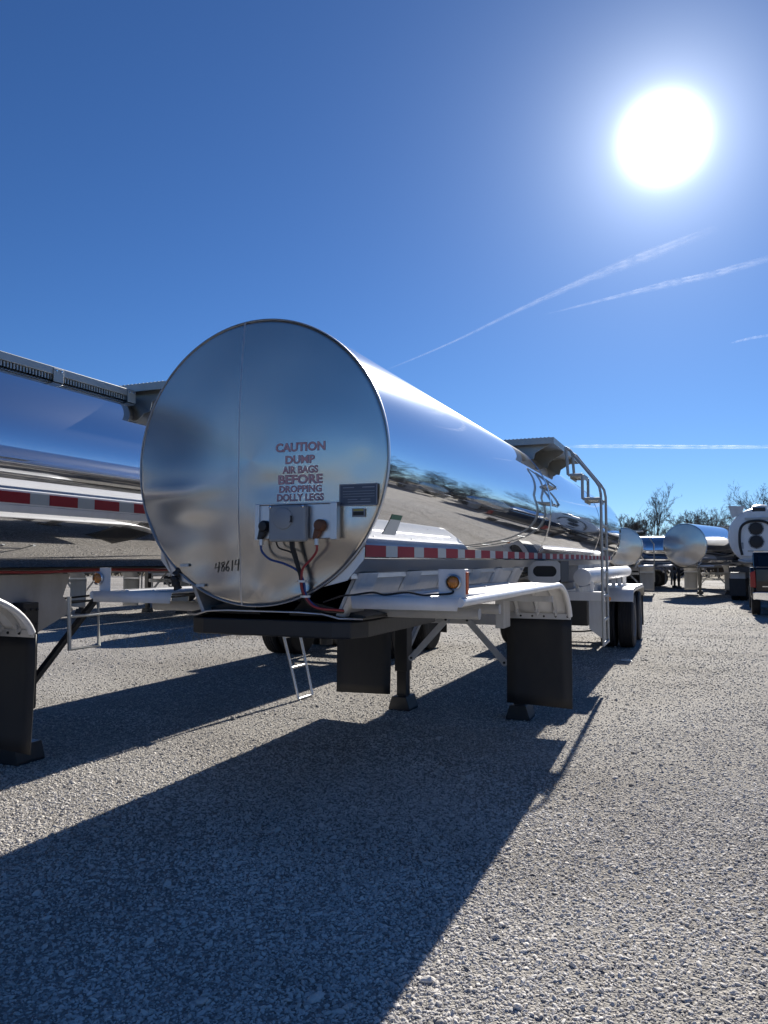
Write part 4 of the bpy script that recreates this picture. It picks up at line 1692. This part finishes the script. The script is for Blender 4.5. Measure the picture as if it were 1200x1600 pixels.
# black pickup: only its left rear shows
def pickup(loc, rz):
    root = empty('pickup_truck', loc, rz)
    tag(root, 'black pickup truck with chrome rear bumper, cut by the picture edge', 'pickup truck')
    # local: rear at y=0, nose at +y, centre x=0
    m = MB()
    side = [(0.0, 0.62), (0.0, 1.22), (0.04, 1.40), (0.10, 1.45), (1.75, 1.45), (1.75, 0.55), (1.62, 0.55), (1.52, 0.80), (1.25, 0.93), (0.98, 0.80), (0.88, 0.55), (0.2, 0.55)]
    for sd in (-1, 1):
        m.prism([(y, z) for y, z in side], 'x', sd * 0.98 - 0.05, sd * 0.98 + 0.05)
    m.box((-0.93, 0.1, 0.72), (0.93, 1.75, 0.80))
    m.box((-0.93, 1.68, 0.8), (0.93, 1.75, 1.45))
    body = m.build('bed', M['carpaint'], root, bevel=0.03)
    m = MB()
    m.prism([(-0.01, 0.74), (-0.03, 1.05), (-0.02, 1.40), (0.02, 1.46), (0.07, 1.46), (0.07, 0.74)], 'x', -0.88, 0.88)
    tg = m.build('tailgate', M['carpaint'], root, bevel=0.012)
    m = MB()
    m.box((-0.72, -0.045, 0.88), (0.72, -0.03, 0.91))
    m.build('tailgate_trim', M['chrome'], tg)
    m = MB()
    m.prism([(1.75, 0.42), (1.75, 1.40), (1.95, 1.45), (2.3, 1.92), (2.9, 1.97), (3.6, 1.90), (4.2, 1.42), (5.5, 1.28), (5.72, 1.05), (5.72, 0.55), (5.3, 0.42)], 'x', -0.90, 0.90)
    m.build('cab', M['carpaint'], root, bevel=0.05)
    m = MB()
    m.prism([(1.93, 1.47), (2.27, 1.87), (2.30, 1.87), (1.96, 1.47)], 'x', -0.75, 0.75)
    m.build('rear_window', M['glass'], root)
    for sd in (-1, 1):
        m = MB()
        m.prism([(2.05, 1.46), (2.38, 1.84), (2.9, 1.88), (3.5, 1.82), (3.95, 1.46)], 'x', sd * 0.904 - 0.004, sd * 0.904 + 0.004)
        m.build('side_window', M['glass'], root)
    m = MB()
    m.prism([(-0.98, 0.52), (-0.98, 0.72), (-0.9, 0.74), (0.9, 0.74), (0.98, 0.72), (0.98, 0.52), (0.4, 0.46), (-0.4, 0.46)], 'y', -0.14, -0.02)
    m.build('rear_bumper', M['chrome'], root, bevel=0.02)
    for sd in (-1, 1):
        m = MB()
        m.prism([(sd * 0.885, 0.86), (sd * 1.035, 0.88), (sd * 1.035, 1.30), (sd * 0.90, 1.36)], 'y', -0.035, 0.12)
        m.build('tail_light', M['redlens'], root, bevel=0.015)
        for y in (1.25, 4.75):
            w = add_wheel(root, sd * 0.88, y, sd, 0.41)
            w.scale = (0.9, 0.80, 0.80)
    return root


pickup((4.80, 20.9, 0), R_(-2))


# ---------------------------------------------------------------- trees
def tree_meshes(seed, H, spread=1.0, trunk_r=0.16, forks=1, dense=1.0):
    rnd = random.Random(seed)
    T, Cw = MB(), MB()

    def branch(p, d, length, r, level):
        n = 4 if level < 2 else 3
        pts, rad = [p.copy()], [r]
        dirn = d.copy()
        for i in range(n):
            dirn = (dirn + Vector((rnd.gauss(0, .13), rnd.gauss(0, .13), rnd.gauss(0.05, .08)))).normalized()
            p = p + dirn * (length / n)
            pts.append(p.copy())
            rad.append(r * (1 - 0.72 * (i + 1) / n))
        (T if level < 2 else Cw).tube(pts, rad, 6 if level == 0 else 4 if level == 1 else 3, cap=False)
        if level >= 4:
            return
        nb = int({0: 11, 1: 6, 2: 5, 3: 3}[level] * dense + rnd.random())
        for k in range(nb):
            t = rnd.uniform(0.32 if level == 0 else 0.2, 1.0)
            i = min(int(t * n), n - 1)
            f = t * n - i
            q = pts[i].lerp(pts[i + 1], f)
            rr = rad[i] + (rad[i + 1] - rad[i]) * f
            a = rnd.uniform(0, 2 * PI)
            ax = (pts[i + 1] - pts[i]).normalized()
            perp = ax.orthogonal().normalized()
            perp.rotate(Matrix.Rotation(a, 3, ax))
            ang = rnd.uniform(0.45, 0.95)
            nd = (ax * math.cos(ang) + perp * math.sin(ang) * spread)
            nd.z += 0.12
            nd.normalize()
            ln = length * rnd.uniform(0.36, 0.58) * (1.15 - 0.5 * t if level == 0 else 1)
            branch(q, nd, ln, max(rr * rnd.uniform(0.5, 0.7), 0.013), level + 1)

    for k in range(forks):
        a = 2 * PI * k / max(forks, 1) + rnd.random()
        d = Vector((0.22 * math.cos(a), 0.22 * math.sin(a), 1)) if forks > 1 else Vector((0.02, 0.0, 1))
        branch(Vector((0.1 * math.cos(a) * (forks > 1), 0.1 * math.sin(a) * (forks > 1), -0.1)), d.normalized(), H * (0.86 if forks == 1 else rnd.uniform(0.6, 0.85)), trunk_r, 0)
    return T.mesh('trunk', M['bark'], 60), Cw.mesh('crown', M['twig'])


KINDS = [tree_meshes(3, 9.0, 0.85, 0.15), tree_meshes(12, 8.0, 1.1, 0.13, 2), tree_meshes(25, 6.5, 1.0, 0.10, 3), tree_meshes(31, 10.0, 1.15, 0.17, 1), tree_meshes(44, 5.0, 1.1, 0.07, 4)]


def tree(x, y, kind, s, label, group, name='bare_tree'):
    r = empty(name, (x, y, 0), random.uniform(0, 6.28))
    tag(r, label, 'tree', group)
    for me, nm in zip(KINDS[kind], ('trunk', 'crown')):
        o = bpy.data.objects.new(nm, me)
        COL.objects.link(o)
        o.parent = r
    r.scale = (s, s, s)
    return r


def bearing(px, dist):
    """point on the ground a given distance out along a compass line from the yard's corner"""
    a = R_(22.571) - math.atan((px - 600) / 1190.0)
    return 2.452 - dist * math.sin(a), -3.891 + dist * math.cos(a)


tg = 'bare trees along the far edge of the yard'
for px, d, k, s, lab in ((1021, 84, 0, 0.90, 'tall slender bare tree rising alone behind the parked tankers'),
                         (985, 90, 4, 1.35, 'low bushy bare tree behind the end of the lettered trailer'),
                         (1003, 95, 4, 1.45, 'low bare thicket tree just left of the tall slender one'),
                         (1048, 88, 2, 0.85, 'thin pale bare tree above the dull tanker'),
                         (1064, 93, 2, 0.82, 'multi-stemmed bare tree over the top of the dull tanker'),
                         (1078, 98, 4, 1.5, 'small bare tree between the thin and the forked ones'),
                         (1104, 82, 1, 0.88, 'forked bare tree behind the middle of the dull tanker'),
                         (1122, 86, 3, 0.68, 'twisted spreading bare tree left of the white vacuum tank'),
                         (1142, 84, 1, 0.84, 'dark bare tree close beside the white vacuum tank'),
                         (1160, 92, 4, 1.2, 'low bare tree peeping over the shield of the vacuum tank'),
                         (1186, 80, 3, 0.84, 'broad bare tree above the white vacuum tank'),
                         (1204, 78, 1, 1.02, 'bare tree at the picture edge above the pickup')):
    x, y = bearing(px, d)
    tree(x, y, k, s, lab, tg)
rnd = random.Random(5)
for i in range(38):
    a = R_(90 - 6 - 26 * i / 37.0 + rnd.uniform(-.6, .6))
    d = rnd.uniform(62, 84)
    tree(2.5 + d * math.cos(a), -3.9 + d * math.sin(a), rnd.choice((1, 2, 3, 4, 0)), rnd.uniform(0.7, 1.0), 'bare winter tree of the belt just beyond the vacuum tank side', 'bare trees mirrored in the barrel')
og = 'bare trees round the yard seen in the mirror of the tanks'
for i in range(46):
    a = R_(-18 - 255 * i / 45.0 + rnd.uniform(-2, 2)) + PI / 2
    d = rnd.uniform(62, 92)
    tree(5 + d * math.cos(a), 8 + d * math.sin(a), rnd.randrange(5), rnd.uniform(0.9, 1.35), 'bare winter tree of the belt round the yard', og)


def brush_belt():
    """low winter brush under the trees: many thin leaning stems"""
    n = 48000
    a = rng.uniform(0, 2 * PI, n)
    d = rng.uniform(72, 108, n)
    x, y = 3 + d * np.cos(a), 12 + d * np.sin(a)
    lump = 0.55 + 0.45 * np.sin(a * 23) * np.sin(a * 41 + 1)
    h = rng.uniform(1.5, 5.6, n) * (0.6 + 0.6 * lump)
    w = rng.uniform(0.02, 0.07, n)
    lx, ly = rng.normal(0, 0.28, n) * h, rng.normal(0, 0.28, n) * h
    z0 = rng.uniform(-0.05, 0.3, n) * h
    co = np.zeros((n, 3, 3), np.float32)
    tx, ty = -np.sin(a), np.cos(a)
    co[:, 0] = np.stack([x - tx * w, y - ty * w, z0], 1)
    co[:, 1] = np.stack([x + tx * w, y + ty * w, z0], 1)
    co[:, 2] = np.stack([x + lx, y + ly, z0 + h], 1)
    me = bpy.data.meshes.new('winter_brush')
    me.from_pydata(co.reshape(-1, 3).tolist(), [], np.arange(n * 3).reshape(-1, 3).tolist())
    me.materials.append(M['brush'])
    o = bpy.data.objects.new('winter_brush', me)
    COL.objects.link(o)
    tag(o, 'low brown winter brush under the tree belt', kind='stuff')


brush_belt()


# dry weeds and scraps on the gravel
def weeds():
    m = MB()
    r = random.Random(9)
    for cx, cyy, n, sp in ((-7.6, 9.2, 60, 0.7), (-7.2, 10.0, 40, 0.5), (-6.4, 10.3, 40, 0.5), (-8.3, 8.3, 40, 0.6), (-5.9, 10.9, 25, 0.4)):
        for i in range(n):
            x, y = cx + r.gauss(0, sp), cyy + r.gauss(0, sp * 0.5)
            h = r.uniform(0.05, 0.22)
            lx, ly = r.gauss(0, .4) * h, r.gauss(0, .4) * h
            m.tube([(x, y, -0.01), (x + lx * .4, y + ly * .4, h * .6), (x + lx, y + ly, h)], [0.004, 0.003, 0.001], 3, cap=False)
    tag(m.build('dry_weeds', M['drygrass']), 'dry straw-coloured weeds at the shade edge', kind='stuff')


weeds()


def scrap(x, y, w, rz, label):
    m = MB()
    m.add([(-w, -w * .4, 0.015), (w, -w * .5, 0.02), (w * .9, w * .4, 0.03), (0, w * .3, 0.045), (-w * .9, w * .45, 0.02)], [(0, 1, 2, 3, 4)])
    o = m.build('paper_scrap', M['paper'], solid=0.002)
    o.location = (x, y, 0)
    o.rotation_euler = (0.05, 0.1, rz)
    tag(o, label, 'litter', 'paper scraps on the gravel')


scrap(1.28, 9.25, 0.09, 0.2, 'white paper scrap lying in the shade under the ladder')
scrap(-2.3, 7.6, 0.06, 0.9, 'small white paper scrap lying in shade beside the black flap')


# ---------------------------------------------------------------- contrails, high up
def contrail_mat(name, strength, nscale, seed):
    m, t, b = new_mat(name)
    t.nodes.remove(b)
    N, L = t.nodes.new, t.links.new
    out = t.nodes['Material Output']
    tr = N('ShaderNodeBsdfTransparent')
    tl = N('ShaderNodeBsdfTranslucent')
    tl.inputs['Color'].default_value = (1, 1, 1, 1)
    df = N('ShaderNodeBsdfDiffuse')
    df.inputs['Color'].default_value = (1, 1, 1, 1)
    ad = N('ShaderNodeAddShader')
    L(tl.outputs[0], ad.inputs[0])
    L(df.outputs[0], ad.inputs[1])
    mx = N('ShaderNodeMixShader')
    uv = N('ShaderNodeUVMap')
    sp = N('ShaderNodeSeparateXYZ')
    L(uv.outputs[0], sp.inputs[0])
    # soft across the width (v 0..1), broken along the length by noise
    a = N('ShaderNodeMath')
    a.operation = 'PINGPONG'
    a.inputs[1].default_value = 0.5
    L(sp.outputs['Y'], a.inputs[0])
    s = N('ShaderNodeMath')
    s.operation = 'MULTIPLY'
    s.inputs[1].default_value = 2.0
    L(a.outputs[0], s.inputs[0])
    pw = N('ShaderNodeMath')
    pw.operation = 'POWER'
    pw.inputs[1].default_value = 1.6
    L(s.outputs[0], pw.inputs[0])
    mp = N('ShaderNodeMapping')
    mp.inputs['Scale'].default_value = (nscale, nscale * 0.12, 1)
    mp.inputs['Location'].default_value = (seed, seed * 2, 0)
    L(uv.outputs[0], mp.inputs[0])
    n = N('ShaderNodeTexNoise')
    n.inputs['Scale'].default_value = 1.0
    n.inputs['Detail'].default_value = 7
    n.inputs['Roughness'].default_value = 0.65
    L(mp.outputs[0], n.inputs['Vector'])
    r = N('ShaderNodeValToRGB')
    r.color_ramp.elements[0].position = 0.36
    r.color_ramp.elements[1].position = 0.75
    L(n.outputs['Fac'], r.inputs[0])
    # fades at both ends
    e = N('ShaderNodeMath')
    e.operation = 'PINGPONG'
    e.inputs[1].default_value = 0.5
    L(sp.outputs['X'], e.inputs[0])
    e2 = N('ShaderNodeMath')
    e2.operation = 'MULTIPLY'
    e2.use_clamp = True
    e2.inputs[1].default_value = 7
    L(e.outputs[0], e2.inputs[0])
    q = N('ShaderNodeMath')
    q.operation = 'MULTIPLY'
    L(pw.outputs[0], q.inputs[0])
    L(r.outputs[0], q.inputs[1])
    q2 = N('ShaderNodeMath')
    q2.operation = 'MULTIPLY'
    L(q.outputs[0], q2.inputs[0])
    L(e2.outputs[0], q2.inputs[1])
    q3 = N('ShaderNodeMath')
    q3.operation = 'MULTIPLY'
    q3.use_clamp = True
    q3.inputs[1].default_value = strength
    L(q2.outputs[0], q3.inputs[0])
    L(q3.outputs[0], mx.inputs[0])
    L(tr.outputs[0], mx.inputs[1])
    L(ad.outputs[0], mx.inputs[2])
    L(mx.outputs[0], out.inputs['Surface'])
    return m


def sky_pt(px, py, alt):
    cp, sp_ = math.cos(R_(3.656)), math.sin(R_(3.656))
    cyw, syw = math.cos(R_(22.571)), math.sin(R_(22.571))
    fw = Vector((-syw * cp, cyw * cp, sp_))
    rt = Vector((cyw, syw, 0))
    up = rt.cross(fw)
    d = (fw + rt * ((px - 600) / 1190) - up * ((py - 800) / 1190)).normalized()
    return Vector((2.452, -3.891, 1.647)) + d * (alt / d.z)


def contrail(ctrl, widths, alt, mat, label):
    """a flattened band of ice cloud lying level at its flight height"""
    P = spline([sky_pt(px, py, alt) for px, py in ctrl], 12)
    n = len(P)
    me = bpy.data.meshes.new('contrail')
    bm = bmesh.new()
    uvl = bm.loops.layers.uv.new('UVMap')
    rows = []
    for i, p in enumerate(P):
        d = (P[min(i + 1, n - 1)] - P[max(i - 1, 0)]).normalized()
        sd = Vector((-d.y, d.x, 0)).normalized()
        w = np.interp(i / (n - 1), np.linspace(0, 1, len(widths)), widths)
        lo = [bm.verts.new(p + sd * (w * k)) for k in (-1, -0.5, 0, 0.5, 1)]
        hi = [bm.verts.new(p + sd * (w * k) + Vector((0, 0, w * h))) for k, h in ((-0.5, 0.25), (0, 0.35), (0.5, 0.25))]
        rows.append(lo + hi)

    def quad(i, a, b, va, vb):
        f = bm.faces.new((rows[i][a], rows[i][b], rows[i + 1][b], rows[i + 1][a]))
        u0, u1 = i / (n - 1), (i + 1) / (n - 1)
        for l, u, v in zip(f.loops, (u0, u0, u1, u1), (va, vb, vb, va)):
            l[uvl].uv = (u, v)
    for i in range(n - 1):
        for k in range(4):
            quad(i, k, k + 1, k / 4, (k + 1) / 4)
        quad(i, 0, 5, 0.0, 0.25)
        quad(i, 5, 6, 0.25, 0.5)
        quad(i, 6, 7, 0.5, 0.75)
        quad(i, 7, 4, 0.75, 1.0)
    bm.to_mesh(me)
    bm.free()
    me.materials.append(mat)
    o = bpy.data.objects.new('contrail', me)
    COL.objects.link(o)
    tag(o, label, 'contrail', 'contrails in the blue sky')
    return o


contrail([(590, 584), (700, 538), (800, 490), (900, 445), (1000, 405), (1125, 355)], [26, 32, 50, 90, 140, 90], 2600, contrail_mat('contrail_wisp', 0.20, 34, 3.1),
         'long thin contrail climbing from the tank towards the sun')
contrail([(850, 492), (960, 465), (1040, 446), (1120, 428), (1260, 388)], [22, 55, 110, 100, 80], 2600, contrail_mat('contrail_soft', 0.24, 26, 8.4),
         'broad feathery contrail reaching the picture edge below the sun')
contrail([(870, 699), (960, 699), (1060, 700), (1160, 700), (1300, 699)], [130, 190, 200, 190, 180], 2600, contrail_mat('contrail_sharp', 0.6, 20, 1.2),
         'crisp level white contrail low above the trees')
contrail([(1140, 537), (1180, 528), (1250, 518)], [34, 60, 44], 2600, contrail_mat('contrail_bit', 0.25, 12, 5.2),
         'short contrail fragment beside the picture edge')
